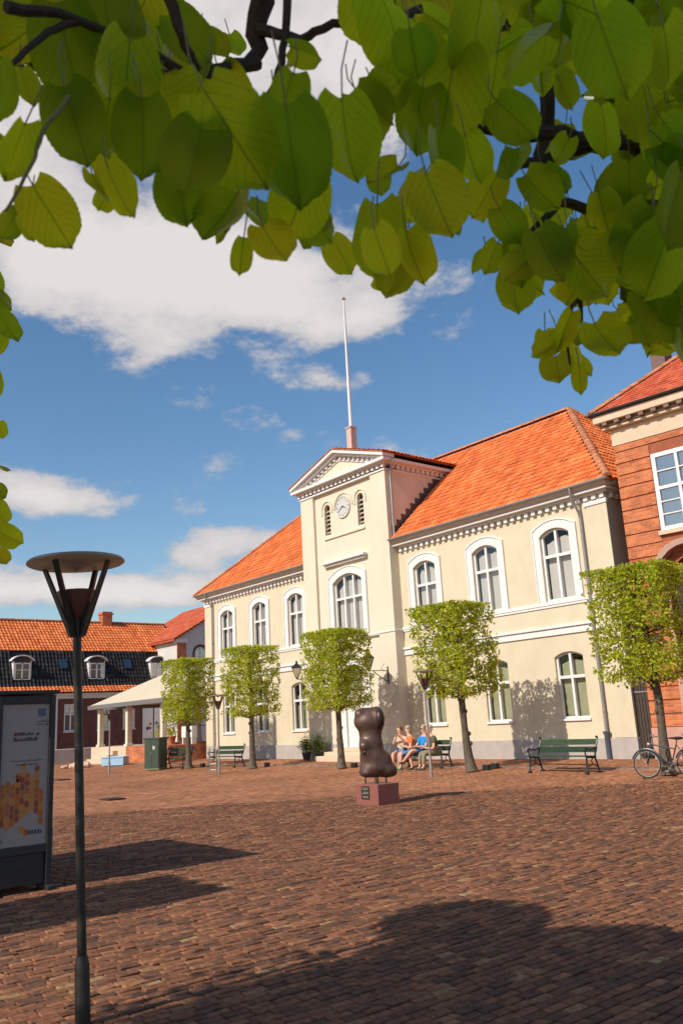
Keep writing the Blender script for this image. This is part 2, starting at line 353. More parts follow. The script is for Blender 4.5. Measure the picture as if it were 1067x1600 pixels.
# ------------------------------------------------------------------ ground
def build_ground():
    m, nt, b = newmat('square_paving'); N = nt.nodes; L = nt.links
    g = N.new('ShaderNodeNewGeometry'); sp = N.new('ShaderNodeSeparateXYZ'); L.new(g.outputs['Position'], sp.inputs[0])
    cb = N.new('ShaderNodeCombineXYZ'); L.new(sp.outputs[1], cb.inputs[0]); L.new(sp.outputs[0], cb.inputs[1])
    br = N.new('ShaderNodeTexBrick'); br.inputs['Scale'].default_value = 1; br.inputs['Brick Width'].default_value = .225; br.inputs['Row Height'].default_value = .115
    br.inputs['Mortar Size'].default_value = .007; br.inputs['Mortar Smooth'].default_value = .25; br.inputs['Bias'].default_value = -.1
    br.inputs['Color1'].default_value = (.45, .185, .092, 1); br.inputs['Color2'].default_value = (.28, .125, .066, 1); br.inputs['Mortar'].default_value = (.13, .085, .06, 1)
    L.new(cb.outputs[0], br.inputs['Vector'])
    n1 = N.new('ShaderNodeTexNoise'); n1.inputs['Scale'].default_value = .35; n1.inputs['Detail'].default_value = 9; n1.inputs['Roughness'].default_value = .65; L.new(g.outputs['Position'], n1.inputs['Vector'])
    r1 = N.new('ShaderNodeMapRange'); r1.inputs['From Min'].default_value = .3; r1.inputs['From Max'].default_value = .7; r1.inputs['To Min'].default_value = .72; r1.inputs['To Max'].default_value = 1.2; L.new(n1.outputs[0], r1.inputs[0])
    mx = N.new('ShaderNodeMixRGB'); mx.blend_type = 'MULTIPLY'; mx.inputs[0].default_value = 1; L.new(br.outputs[0], mx.inputs[1]); L.new(r1.outputs[0], mx.inputs[2])
    n3 = N.new('ShaderNodeTexNoise'); n3.inputs['Scale'].default_value = 5.5; n3.inputs['Detail'].default_value = 3; L.new(g.outputs['Position'], n3.inputs['Vector'])
    r3 = N.new('ShaderNodeMapRange'); r3.inputs['From Min'].default_value = .35; r3.inputs['From Max'].default_value = .65; r3.inputs['To Min'].default_value = .7; r3.inputs['To Max'].default_value = 1.3; L.new(n3.outputs[0], r3.inputs[0])
    m3 = N.new('ShaderNodeMixRGB'); m3.blend_type = 'MULTIPLY'; m3.inputs[0].default_value = 1; L.new(mx.outputs[0], m3.inputs[1]); L.new(r3.outputs[0], m3.inputs[2])
    # sandy bed under the loose laid bricks near the trees
    vm = N.new('ShaderNodeVectorMath'); vm.operation = 'DISTANCE'; L.new(g.outputs['Position'], vm.inputs[0]); vm.inputs[1].default_value = (CAM.x, CAM.y, 0)
    st = N.new('ShaderNodeMath'); st.operation = 'LESS_THAN'; L.new(vm.outputs['Value'], st.inputs[0]); st.inputs[1].default_value = NEAR-.1
    m4 = N.new('ShaderNodeMixRGB'); L.new(st.outputs[0], m4.inputs[0]); L.new(m3.outputs[0], m4.inputs[1]); m4.inputs[2].default_value = (.055, .04, .03, 1)
    L.new(m4.outputs[0], b.inputs['Base Color']); b.inputs['Roughness'].default_value = .88; b.inputs['Specular IOR Level'].default_value = .12
    bp = N.new('ShaderNodeBump'); bp.inputs['Strength'].default_value = .9; bp.inputs['Distance'].default_value = .015
    iv = N.new('ShaderNodeMath'); iv.operation = 'SUBTRACT'; L.new(n3.outputs[0], iv.inputs[0]); L.new(br.outputs['Fac'], iv.inputs[1])
    L.new(iv.outputs[0], bp.inputs['Height']); L.new(bp.outputs[0], b.inputs['Normal'])
    ys = [-400, -80, -40, -24, -12, -7.2, -6, -5, -4, -3, -2, -1, -.2, .5, 10, 60, 400]
    xs = [-400, -100, -60, -40, -30, -20, -10, 0, 10, 30, 100, 400]
    mb = MB()
    for y in ys:
        for x in xs: mb.v.append((x, y, gz(y)-.026))
    n = len(xs)
    for j in range(len(ys)-1):
        for i in range(n-1): mb.f.append((j*n+i, j*n+i+1, (j+1)*n+i+1, (j+1)*n+i))
    o = mb.build('ground', m); tag(o, kind='structure')
    return o

NEAR = 22.0
ground = build_ground()
def build_pavers():
    stops = [(0, (.115, .060, .040)), (.2, (.15, .072, .043)), (.5, (.195, .085, .047)), (.85, (.255, .105, .054)), (.97, (.30, .14, .07)), (1, (.33, .20, .095))]
    m_one = ramp_mat('paver_clay_single', stops, .85, src='obj', noise=.35, nscale=16, bump=.5, bscale=60, spec=.12)
    m_all = ramp_mat('paver_clay', stops, .85, src='rnd', noise=.35, nscale=16, bump=.5, bscale=60, spec=.12)
    rnd = random.Random(11)
    lx, ly = .096, .192
    spots = []
    fh = Vector((F_.x, F_.y, 0)).normalized(); rh = Vector((r0.x, r0.y, 0))
    i0, i1 = int(-22/lx), int(3/lx)
    for i in range(i0, i1):
        x = i*lx
        y = -27.0 + (0.5*ly if i % 2 else 0) + .05*math.sin(i*1.7)
        while y < -5:
            d = Vector((x, y, 0)) - Vector((CAM.x, CAM.y, 0))
            f = d.dot(fh); s = d.dot(rh)
            if 3.6 < f and d.length < NEAR and abs(s) < f*.47+1.3:
                spots.append((f if (abs(s) < f*.43 and f > 5.2) else f+50, x, y))
            y += ly
    spots.sort()
    hx, hy = lx/2-.006, ly/2-.006
    def shape(mb, cx, cy, z, tx, ty, h=.04):
        b = .007
        def Z(x, y): return z + tx*x + ty*y
        o = [(-hx, -hy), (hx, -hy), (hx, hy), (-hx, hy)]
        i = [(-hx+b, -hy+b), (hx-b, -hy+b), (hx-b, hy-b), (-hx+b, hy-b)]
        vs_ = [(cx+x, cy+y, z-h) for x, y in o] + [(cx+x, cy+y, Z(x, y)-b*.8) for x, y in o] + [(cx+x, cy+y, Z(x, y)) for x, y in i]
        fs = [(8, 9, 10, 11)]
        for k in range(4):
            j = (k+1) % 4
            fs += [(k, j, 4+j, 4+k), (4+k, 4+j, 8+j, 8+k)]
        mb.add(vs_, fs)
    meshes = []
    for k in range(6):
        mb = MB(); shape(mb, 0, 0, 0, rnd.uniform(-.04, .04), rnd.uniform(-.03, .03))
        o = mb.build('paving_brick', m_one, ground, fix=False); meshes.append(o)
    protos = list(meshes)
    mb = MB(); rv = []
    for q, (f, x, y) in enumerate(spots):
        dz = rnd.uniform(-.006, .005)
        # gentle hollows in the old paving
        dz += .012*math.sin(x*1.9+.6*math.sin(y*1.3))*math.sin(y*1.35)
        z = gz(y)+dz
        if q < 290:
            o = protos[q] if q < 6 else protos[rnd.randrange(6)].copy()
            if q >= 6: col.objects.link(o)
            o.parent = ground; o.location = (x, y, z); o.rotation_euler = (0, 0, rnd.gauss(0, .02)+(math.pi if rnd.random() < .5 else 0))
        else:
            shape(mb, x, y, z, rnd.uniform(-.05, .05), rnd.uniform(-.04, .04))
            rv += [rnd.random()]*9
    o = mb.build('paving_bricks', m_all, ground, rnd=rv, fix=False); tag(o, kind='stuff')
build_pavers()

# ------------------------------------------------------------------ walls with openings, windows, roofs
def arch_pts(x0, x1, zt, rise, n=9):
    """points of the opening's head from x0 to x1; zt is the crown"""
    if rise <= 0: return [(x0, zt), (x1, zt)]
    w = (x1-x0)/2; rad = (w*w+rise*rise)/(2*rise); cx = (x0+x1)/2; cz = zt-rad
    a = math.asin(min(1, w/rad))
    if rise > w*.999:
        a = math.pi/2; rad = w; cz = zt-w
    return [(cx+rad*math.sin(-a+2*a*i/(n-1)), cz+rad*math.cos(-a+2*a*i/(n-1))) for i in range(n)]
def wall_band(mb, P, s0, s1, z0, z1, ops, depth):
    """flat wall band with arched openings (x0, x1, zbottom, ztop, rise), with reveals"""
    x = s0
    def quad(a, b, c, d): mb.add([P(a[0], 0, a[1]), P(b[0], 0, b[1]), P(c[0], 0, c[1]), P(d[0], 0, d[1])], [(0, 1, 2, 3)])
    for (a, b, zb, zt, rise) in sorted(ops):
        if a > x: quad((x, z0), (a, z0), (a, z1), (x, z1))
        if zb > z0: quad((a, z0), (b, z0), (b, zb), (a, zb))
        ap = arch_pts(a, b, zt, rise)
        for p, q in zip(ap, ap[1:]): quad(p, q, (q[0], z1), (p[0], z1))
        loop = [(a, zb)] + ap + [(b, zb)]
        for p, q in zip(loop, loop[1:]+loop[:1]):
            mb.add([P(p[0], 0, p[1]), P(q[0], 0, q[1]), P(q[0], depth, q[1]), P(p[0], depth, p[1])], [(0, 1, 2, 3)])
        x = b
    if s1 > x: quad((x, z0), (s1, z0), (s1, z1), (x, z1))
WR = random.Random(31)
def window(root, off, P, x0, x1, zb, zt, rise, dep, cols=2, transom=.62, frame=.07, blind=None, gap=None, mat_f=None, glass=None, surround=0, extra_rows=None, sill=True):
    mat_f = mat_f or WHITE; glass = glass or GLASS
    f = frame; mb = MB(); d0, d1 = dep-.07, dep+.03
    ap = arch_pts(x0, x1, zt, rise, 9)
    def topz(x):
        for p, q in zip(ap, ap[1:]):
            if p[0]-1e-6 <= x <= q[0]+1e-6: return p[1]+(q[1]-p[1])*(x-p[0])/max(1e-9, q[0]-p[0])
        return ap[0][1]
    mb.prism([(x0, zb), (x0+f, zb), (x0+f, topz(x0+f)), (x0, topz(x0))], d0, d1, P)
    mb.prism([(x1-f, zb), (x1, zb), (x1, topz(x1)), (x1-f, topz(x1-f))], d0, d1, P)
    mb.box(x0+f, x1-f, d0, d1, zb, zb+f, P)
    for p, q in zip(ap, ap[1:]):
        a, b = max(p[0], x0+f), min(q[0], x1-f)
        if b > a: mb.prism([(a, topz(a)-f), (b, topz(b)-f), (b, topz(b)), (a, topz(a))], d0, d1, P)
    ztr = zb+(zt-zb)*transom
    xs = [x0+f+(x1-x0-2*f)*i/cols for i in range(cols+1)]
    for x in xs[1:-1]: mb.prism([(x-.045, zb+f), (x+.045, zb+f), (x+.045, topz(x)-f), (x-.045, topz(x)-f)], d0-.02, d1, P)
    rows = [zb+f] + (extra_rows or [ztr]) + [None]
    for zr in rows[1:-1]:
        w = .05 if abs(zr-ztr) < .02 or not extra_rows else .018
        for a, b in zip(xs, xs[1:]):
            mb.box(a+(.045 if a != xs[0] else 0), b-(.045 if b != xs[-1] else 0), d0-.012, d1, zr-w, zr+w, P)
    w_ = mb.build('window', mat_f, root, off)
    # panes
    for a, b in zip(xs, xs[1:]):
        aa = a+(.045 if a != xs[0] else 0); bb = b-(.045 if b != xs[-1] else 0)
        for i in range(len(rows)-1):
            lo = rows[i]; hi = rows[i+1]
            pm = MB()
            if hi is None:
                pts = [(aa, lo), (bb, lo)] + [(aa+(bb-aa)*k/4, topz(aa+(bb-aa)*k/4)-f) for k in (4, 3, 2, 1, 0)]
            else: pts = [(aa, lo), (bb, lo), (bb, hi), (aa, hi)]
            pm.prism(pts, dep-.012, dep-.004, P); pm.build('pane', glass, w_, off)
    if blind:
        bm_ = MB(); ins = .07
        pts = [(x0+ins, zb+.02), (x1-ins, zb+.02)] + [(x0+ins+(x1-x0-2*ins)*k/8, topz(x0+ins+(x1-x0-2*ins)*k/8)-(gap or WR.uniform(.14, .34))) for k in range(8, -1, -1)]
        bm_.prism(pts, dep+.13, dep+.14, P); bm_.build('blind', blind, w_, off)
    # dark room behind
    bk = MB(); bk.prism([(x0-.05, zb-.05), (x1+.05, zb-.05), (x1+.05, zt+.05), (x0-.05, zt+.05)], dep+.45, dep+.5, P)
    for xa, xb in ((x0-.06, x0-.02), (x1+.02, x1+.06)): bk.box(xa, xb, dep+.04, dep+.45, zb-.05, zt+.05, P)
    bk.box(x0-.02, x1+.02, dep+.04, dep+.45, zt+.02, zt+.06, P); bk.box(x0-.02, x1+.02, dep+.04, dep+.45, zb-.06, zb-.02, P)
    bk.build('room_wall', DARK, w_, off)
    if surround:
        g = surround; sm = MB(); pj = -.05
        ao = arch_pts(x0-g, x1+g, zt+g*1.05, rise*1.0+.06, 9)
        ai = arch_pts(x0-.004, x1+.004, zt+.004, rise, 9)
        sm.prism([(x0-g, zb-.02), (x0-.004, zb-.02), ai[0], ao[0]], pj, .02, P)
        sm.prism([(x1+.004, zb-.02), (x1+g, zb-.02), ao[-1], ai[-1]], pj, .02, P)
        for k in range(8): sm.prism([ai[k], ai[k+1], ao[k+1], ao[k]], pj, .02, P)
        # raised outer fillet
        ao2 = arch_pts(x0-g-.05, x1+g+.05, zt+g*1.05+.06, rise+.075, 9)
        sm.prism([(x0-g-.05, zb-.02), (x0-g-.003, zb-.02), (ao[0][0]-.003, ao[0][1]), ao2[0]], pj-.03, .02, P)
        sm.prism([(x1+g+.003, zb-.02), (x1+g+.05, zb-.02), ao2[-1], (ao[-1][0]+.003, ao[-1][1])], pj-.03, .02, P)
        for k in range(8): sm.prism([(ao[k][0], ao[k][1]+.003), (ao[k+1][0], ao[k+1][1]+.003), ao2[k+1], ao2[k]], pj-.03, .02, P)
        sm.build('surround', TRIM, w_, off)
    elif sill:
        sm = MB(); sm.box(x0-.06, x1+.06, -.07, dep-.08, zb-.07, zb-.005, P); sm.build('sill', TRIM, w_, off)
    return w_
def tile_field(mb, rv, O, U, V, inside, w=.215, l=.33, amp=.035, rnd=None, umax=40, vmax=12, u0=0.0, lift=.03):
    """pantiles on the plane O + u*U + v*V; inside(u, v) keeps a tile"""
    rnd = rnd or random.Random(3)
    U = Vector(U).normalized(); V = Vector(V).normalized(); Nn = U.cross(V).normalized()
    if Nn.z < 0: Nn = -Nn
    O = Vector(O)
    prof = [(0, .0), (.18, -.55), (.42, -.8), (.62, .1), (.80, 1.0), (1.0, .0)]
    nv = int(vmax/l)+1; nu = int(umax/w)+1
    for j in range(nv):
        for i in range(nu):
            u = u0+i*w; v = j*l
            if not inside(u+w/2, v+l/2): continue
            du = rnd.uniform(-.006, .006); dl = rnd.uniform(-.012, .012); dz = rnd.uniform(-.006, .008)
            pts = []
            for vv, ex in ((v+dl, lift+.012), (v+l+.04+dl, 0.0)):
                for a, b in prof: pts.append(O+U*(u+a*w+du)+V*vv+Nn*(amp*(b+.8)*.6+ex+dz))
            n = len(prof)
            for a, b in prof: pts.append(O+U*(u+a*w+du)+V*(v+dl)+Nn*(amp*(b+.8)*.6-.008+dz+lift*.35))
            fs = [(k, k+1, n+k+1, n+k) for k in range(n-1)] + [(2*n+k, 2*n+k+1, k+1, k) for k in range(n-1)]
            mb.add(pts, fs); t = rnd.random(); rv += [t]*len(fs)
def cap_row(mb, rv, A, B, r=.13, step=.36, rnd=None):
    """ridge or hip caps laid in a row from A up to B"""
    rnd = rnd or random.Random(5)
    A = Vector(A); B = Vector(B); d = (B-A); L_ = d.length; d.normalize()
    x = d.cross(Vector((0, 0, 1))).normalized(); y = x.cross(d).normalized()
    if y.z < 0: y = -y
    n = int(L_/step); st = L_/n
    for i in range(n):
        p0 = A+d*(i*st); p1 = A+d*(i*st+st*1.12)
        pts = []
        for p, rr in ((p0, r*1.1), (p1, r*.92)):
            for k in range(7):
                a = math.pi*k/6
                pts.append(p+x*(rr*math.cos(a))+y*(rr*math.sin(a)*.9-.02))
        fs = [(k, k+1, 8+k, 7+k) for k in range(6)] + [tuple(range(6, -1, -1))]
        mb.add(pts, fs); t = rnd.random(); rv += [t]*len(fs)

def downpipe(root, off, name, path, r=.05, m=None):
    mb = MB(); mb.tube(path, r, 10); o = mb.build(name, m or ZINC, root, off, smooth=True)
    bm_ = MB()
    for p, q in zip(path, path[1:]):
        p = Vector(p); q = Vector(q)
        if (q-p).length > 1.5:
            for t in (.25, .6, .9):
                c = p.lerp(q, t); bm_.lathe([(r*1.25, -.02), (r*1.25, .02)], 10, c)
    if bm_.v: bm_.build('pipe_clip', m or ZINC, o, off)
    return o
# ------------------------------------------------------------------ the yellow town hall
def build_town_hall():
    XA, XB = -41.57, -15.27
    TC, TH = -28.47, 3.05; TL, TR = TC-TH, TC+TH; TP = -.5; PF = -.36
    PL, PR = TC-2.08, TC+2.08
    off = (-28.42, 0, 0)
    root = thing('town_hall', 'cream yellow two-storey town hall with clock tower gable and orange tiled roof', 'building', off)
    P = lambda s, d, z: (s, d, z)
    upW = [-39.30, -36.12, -32.95, -23.95, -20.69, -17.46]
    UW, LW = .62, .575
    up = lambda xs: [(x-UW, x+UW, 5.24, 7.76, .22) for x in xs]
    lo = lambda xs: [(x-LW, x+LW, 1.27, 3.48, .16) for x in xs]
    mb = MB()
    for a, b, sel in ((XA, TL, upW[:3]), (TR, XB, upW[3:])):
        wall_band(mb, P, a, b, .6, 4.3, lo(sel), .17)
        wall_band(mb, P, a, b, 4.3, 8.9, up(sel), .14)
    # ends and back
    mb.add([(XB, 0, 0), (XB, 10, 0), (XB, 10, 8.9), (XB, 0, 8.9)], [(0, 1, 2, 3)])
    mb.add([(XA, 0, 0), (XA, 10, 0), (XA, 10, 8.9), (XA, 0, 8.9)], [(0, 1, 2, 3)])
    mb.add([(XA, 10, 0), (XB, 10, 0), (XB, 10, 8.9), (XA, 10, 8.9)], [(0, 1, 2, 3)])
    wall = mb.build('wall', CREAM, root, off)
    # plinth
    for bx in ([(XA-.05, TL, -.06, .02)], [(TR, XB+.05, -.06, .02), (XB-.02, XB+.05, .02, 9.9)], [(TL-.05, PL, TP-.06, TP+.02), (TL-.05, TL-.002, TP+.02, -.07)],
               [(PR, TR+.05, TP-.06, TP+.02), (TR+.002, TR+.05, TP+.02, -.07)], [(PL, TC-1.2, PF-.05, PF+.02)], [(TC+1.2, PR, PF-.05, PF+.02)]):
        mb = MB()
        for q in bx: mb.box(*q, -.05, .62)
        mb.build('plinth', PLINTH, root, off, bevel=.012)
    # tower
    Pt = lambda s, d, z: (s, PF+d, z)
    mb = MB()
    wall_band(mb, Pt, PL, PR, .0, 4.6, [(TC-.95, TC+.95, .48, 3.95, .55)], .25)
    wall_band(mb, Pt, PL, PR, 4.6, 9.2, [(TC-1.0, TC+1.0, 5.16, 7.97, .34)], .16)
    bel = [(TC-1.19-.21, TC-1.19+.21, 9.97, 11.42, .21), (TC+1.19-.21, TC+1.19+.21, 9.97, 11.42, .21)]
    wall_band(mb, Pt, PL, PR, 9.2, 12.0, bel, .2)
    mb.box(TL, PL, TP, .3, 0, 12.0); mb.box(PR, TR, TP, .3, 0, 12.0)
    mb.box(TL+.02, TL+.3, .3, 5.0, 8.0, 12.3); mb.box(TR-.3, TR, .3, 5.0, 8.0, 12.3)
    mb.box(PL+.001, PR-.001, PF+.001, .28, 11.97, 12.3)
    mb.prism([(TL, 12.28), (TR, 12.28), (TC, 13.45)], TP+.04, .2, P)
    tower = mb.build('tower_wall', CREAM2, root, off)
    # entablature of the wings
    def course(a, b, y, z0, z1, m_, name, side=True):
        q = MB(); q.box(a, b, y, .02, z0, z1)
        if side and b > -16: q.box(b-.001, b-y*0+.0, 0, 0, 0, 0) if False else None
        return q
    for a, b in ((XA-.28, TL), (TR, XB+.28)):
        mb = MB()
        mb.box(a+.12, b-(.12 if b > -16 else 0), -.16, .02, 8.53, 8.60)
        mb.box(a, b, -.34, .02, 8.60, 8.69)
        if b > -16: mb.box(XB-.01, XB+.16, .02, 9.8, 8.53, 8.60); mb.box(XB-.01, XB+.28, .02, 9.8, 8.601, 8.691)
        mb.build('cornice', TRIM, root, off, bevel=.015)
    EAVE = mat('eaves_stone', (.47, .40, .35), .8, var=.1, scale=4)
    for a, b in ((XA-.34, TL), (TR, XB+.34)):
        mb = MB()
        mb.prism([(-.36, 8.69), (-.50, 8.80), (-.50, 8.86), (.0, 8.86), (0, 8.69)], a, b, lambda p, d, z: (d, p, z))
        if b > -16: mb.prism([(.36, 8.692), (.50, 8.80), (.50, 8.86), (.0, 8.86), (0, 8.692)], .0, 9.8, lambda p, d, z: (XB+p-.02, d, z))
        mb.build('eaves_moulding', EAVE, root, off)
    for a, b in ((XA-.42, TL), (TR, XB+.48)):
        mb = MB(); n = 10; pts = [(-.53+.065*math.cos(math.pi+math.pi*k/n), 8.88+.065*math.sin(math.pi+math.pi*k/n)) for k in range(n+1)]
        mb.prism(pts+[(-.465, 8.9), (-.595, 8.9)], a, b, lambda p, d, z: (d, p, z))
        mb.build('gutter', ZINC, root, off)
    mb = MB()
    for a, b in ((XA+.1, TL-.1), (TR+.25, XB-.05)):
        n = int((b-a)/.315); st = (b-a)/n
        for i in range(n+1): mb.box(a+i*st-.08, a+i*st+.08, -.14, .01, 8.36, 8.525)
    for i in range(6): mb.box(XB-.01, XB+.14, .2+i*.32, .36+i*.32, 8.36, 8.525)
    o = mb.build('dentil_course', TRIM, root, off, bevel=.01); tag(o, kind='stuff')
    # corner pilaster strips
    for a, b in ((XA-.0, XA+.75), (XB-.75, XB)):
        mb = MB(); mb.box(a-(.04 if a < -40 else 0), b+(.04 if b > -16 else 0), -.05, .02, .63, 8.18); mb.build('corner_pilaster', CREAM, root, off)
        mb = MB(); mb.box(a-.07, b+.07, -.09, .04, 8.18, 8.34); mb.build('capital', TRIM, root, off, bevel=.02)
    # string courses
    for a, b in ((XA-.03, TL), (TR, XB-.76)):
        mb = MB(); mb.box(a, b, -.07, .02, 5.10, 5.22); mb.box(a, b, -.045, .02, 5.02, 5.097)
        mb.build('sill_band', TRIM, root, off, bevel=.012)
    mb = MB(); mb.box(TL-.04, TR+.04, TP-.04, TP+.02, 5.06, 5.14)
    mb.box(TR+.003, TR+.04, TP+.02, -.002, 5.06, 5.14)
    mb.build('sill_band', TRIM, root, off, bevel=.012)
    for a, b in ((XA-.03, TL), (TR, XB-.76)):
        mb = MB(); mb.box(a, b, -.12, .02, 4.29, 4.38); mb.box(a, b, -.06, .02, 4.06, 4.287)
        mb.build('string_course', TRIM, root, off, bevel=.015)
    # windows
    for x in upW: window(root, off, P, x-UW, x+UW, 5.24, 7.76, .22, .14, blind=BLIND, surround=.27)
    for x in upW: window(root, off, P, x-LW, x+LW, 1.27, 3.48, .16, .17, blind=CURTAIN, gap=WR.choice((.2, .28, .5, .75)))
    window(root, off, Pt, TC-1.0, TC+1.0, 5.16, 7.97, .34, .16, cols=3, blind=BLIND, surround=.28)
    # hood over the tower window and the ledge above
    mb = MB(); mb.box(TC-1.5, TC+1.5, PF-.28, PF+.01, 8.55, 8.66); mb.box(TC-1.42, TC+1.42, PF-.16, PF+.01, 8.44, 8.547); mb.build('window_hood', TRIM, root, off, bevel=.02)
    mb = MB(); mb.box(TC-1.45, TC+1.45, PF-.07, PF+.01, 9.74, 9.84); mb.build('ledge', CREAM2, root, off, bevel=.015)
    # belfry louvres
    for (a, b, zb, zt, rs) in bel:
        mb = MB(); mb.prism([(a, zb), (b, zb)]+arch_pts(a, b, zt, rs)[::-1], .19, .21, Pt); lw = mb.build('belfry_window', DARK, root, off)
        for k in range(6):
            z = zb+.08+k*.2; q = MB(); q.hexa([Pt(a+.02, .05, z), Pt(b-.02, .05, z), Pt(b-.02, .17, z+.11), Pt(a+.02, .17, z+.11), Pt(a+.02, .05, z+.02), Pt(b-.02, .05, z+.02), Pt(b-.02, .17, z+.13), Pt(a+.02, .17, z+.13)])
            q.build('louvre', mat('louvre_wood', (.36, .29, .2), .8) if k == 0 and a < TC-1 else bpy.data.materials['louvre_wood'], lw, off)
        q = MB(); ao = arch_pts(a-.2, b+.2, zt+.2, .41, 13); ai = arch_pts(a-.13, b+.13, zt+.13, .34, 13)
        for k in range(12): q.prism([ai[k], ai[k+1], ao[k+1], ao[k]], -.05, .01, Pt)
        q.box(a-.2, a-.13, -.05, .01, ai[0][1]-.25, ai[0][1], Pt); q.box(b+.13, b+.2, -.05, .01, ai[0][1]-.25, ai[0][1], Pt)
        q.build('hood_mould', CREAM2, lw, off)
    # clock
    cz = 11.05; rc = .47
    Pc = lambda a, d, b: (TC+a, PF+d, cz+b)
    circ = lambda r, n=32: [(r*math.cos(2*math.pi*k/n), r*math.sin(2*math.pi*k/n)) for k in range(n)]
    mb = MB(); mb.prism(circ(rc), -.05, .01, Pc); ck = mb.build('clock', mat('clock_face', (.52, .50, .50), .5, var=.04), root, off)
    mb = MB(); c1, c2 = circ(rc+.0), circ(rc+.045)
    for k in range(32): j = (k+1) % 32; mb.prism([c1[k], c1[j], c2[j], c2[k]], -.07, .01, Pc)
    mb.build('clock_rim', mat('clock_rim', (.60, .55, .46), .5), ck, off)
    a1 = arch_pts(-.62, .62, .62, .62, 13); a2 = arch_pts(-.69, .69, .69, .69, 13); mb = MB()
    for k in range(12): mb.prism([a1[k], a1[k+1], a2[k+1], a2[k]], -.05, .01, Pc)
    mb.build('clock_hood', CREAM2, ck, off)
    CKD = mat('clock_black', (.03, .03, .03), .5)
    for k in range(12):
        a = math.pi*k/6; mb = MB(); u, v = math.sin(a), math.cos(a)
        mb.prism([(u*.36-v*.014, v*.36+u*.014), (u*.36+v*.014, v*.36-u*.014), (u*.44+v*.014, v*.44-u*.014), (u*.44-v*.014, v*.44+u*.014)], -.056, -.05, Pc); mb.build('hour_mark', CKD, ck, off)
    for nm, ang, ln, w in (('hour_hand', 110, .25, .024), ('minute_hand', 240, .38, .017)):
        a = R(ang); u, v = math.sin(a), math.cos(a); mb = MB()
        mb.prism([(-u*.07-v*w, -v*.07+u*w), (-u*.07+v*w, -v*.07-u*w), (u*ln+v*w*.4, v*ln-u*w*.4), (u*ln-v*w*.4, v*ln+u*w*.4)], -.075 if nm[0] == 'm' else -.066, -.068 if nm[0] == 'm' else -.058, Pc)
        mb.build(nm, CKD, ck, off)
    # tower entablature and pediment
    mb = MB()
    mb.box(TL-.05, TR+.05, TP-.05, TP+.3, 11.98, 12.06); mb.box(TR-.02, TR+.05, TP+.3, 3.1, 11.98, 12.06)
    mb.box(TL-.14, TR+.14, TP-.14, TP+.3, 12.26, 12.33); mb.box(TL-.34, TR+.34, TP-.34, TP+.3, 12.33, 12.47)
    mb.box(TR-.02, TR+.14, TP+.3, 3.4, 12.26, 12.33); mb.box(TR-.02, TR+.34, TP+.3, 3.55, 12.331, 12.471)
    sl = 1.06/3.35; Zp = 13.72
    def rake(sg, y0, drop, th, e):
        x_e = TC+sg*(TH+e)
        zr = Zp-drop; ze = zr-sl*(TH+e)
        mb.prism([(TC, zr), (x_e, ze), (x_e, ze-th), (TC, zr-th)], y0, TP+.3, P)
    for sg in (-1, 1): rake(sg, TP-.38, 0, .16, .36); rake(sg, TP-.24, .162, .10, .2)
    for sg in (-1, 1): rake(sg, TP-.02, .42, .07, -.6)
    mb.build('pediment', TRIM, root, off, bevel=.012)
    mb = MB()
    n = 19
    for i in range(n+1):
        x = TL+.02+(2*TH-.04)*i/n; mb.box(x-.085, x+.085, TP-.12, TP+.02, 12.1, 12.255)
    for i in range(11): y = TP+.35+i*.3; mb.box(TR-.01, TR+.12, y, y+.16, 12.1, 12.255)
    for sg in (-1, 1):
        for i in range(8):
            x = .22+i*.31; z = Zp-.265-sl*x; mb.box(TC+sg*x-.08, TC+sg*x+.08, TP-.1, TP+.06, z-.15, z+.01-.0)
    o = mb.build('tower_dentils', TRIM, root, off, bevel=.008); tag(o, kind='stuff')
    # door
    mb = MB(); mb.box(TC-.6, TC+.6, .12, .17, .48, 2.75, Pt); dr = mb.build('door', WHITE, root, off)
    for i in (-1, 1):
        for (z0, z1) in ((.62, 1.2), (1.32, 2.0), (2.1, 2.65)):
            q = MB(); q.box(TC+i*.3-.21, TC+i*.3+.21, .10, .119, z0, z1, Pt); q.build('door_panel', WHITE, dr, off, bevel=.012)
    q = MB(); q.box(TC+.06, TC+.30, .09, .118, 1.25, 1.30, Pt); q.build('letter_slot', IRON, dr, off)
    q = MB(); q.ball(Pt(TC-.06, .07, 1.5), .035); q.build('handle', ZINC, dr, off, smooth=True)
    q = MB(); q.box(TC-.62, TC+.62, .08, .2, 2.76, 2.86, Pt)
    for s_ in (-1, 1): q.prism([(TC+s_*.61, .48), (TC+s_*.94, .48), (TC+s_*.94, 3.4), (TC+s_*.61, 3.4)], .02, .2, Pt)
    q.build('door_frame', WHITE, dr, off, bevel=.01)
    q = MB(); q.prism([(TC-.61, 2.87), (TC+.61, 2.87), (TC+.61, 3.3)]+[(x, z-.1) for x, z in arch_pts(TC-.6, TC+.6, 3.85, .4)[::-1]]+[(TC-.61, 3.3)], .13, .14, Pt); q.build('fanlight', GLASSB, dr, off)
    q = MB(); q.box(TC-.95, TC+.95, .20, .25, .4, 3.95, Pt); q.build('door_back', DARK, dr, off)
    q = MB(); g = .24; ao = arch_pts(TC-.95-g, TC+.95+g, 3.95+g, .62); ai = arch_pts(TC-.954, TC+.954, 3.954, .55)
    for k in range(8): q.prism([ai[k], ai[k+1], ao[k+1], ao[k]], -.07, .02, Pt)
    for a, b, ia, ib in ((TC-.95-g, TC-.954, ao[0], ai[0]), ): q.prism([(a, .62), (b, .62), ib, ia], -.07, .02, Pt)
    q.prism([(TC+.954, .62), (TC+.95+g, .62), ao[-1], ai[-1]], -.07, .02, Pt)
    q.build('door_surround', TRIM, dr, off)
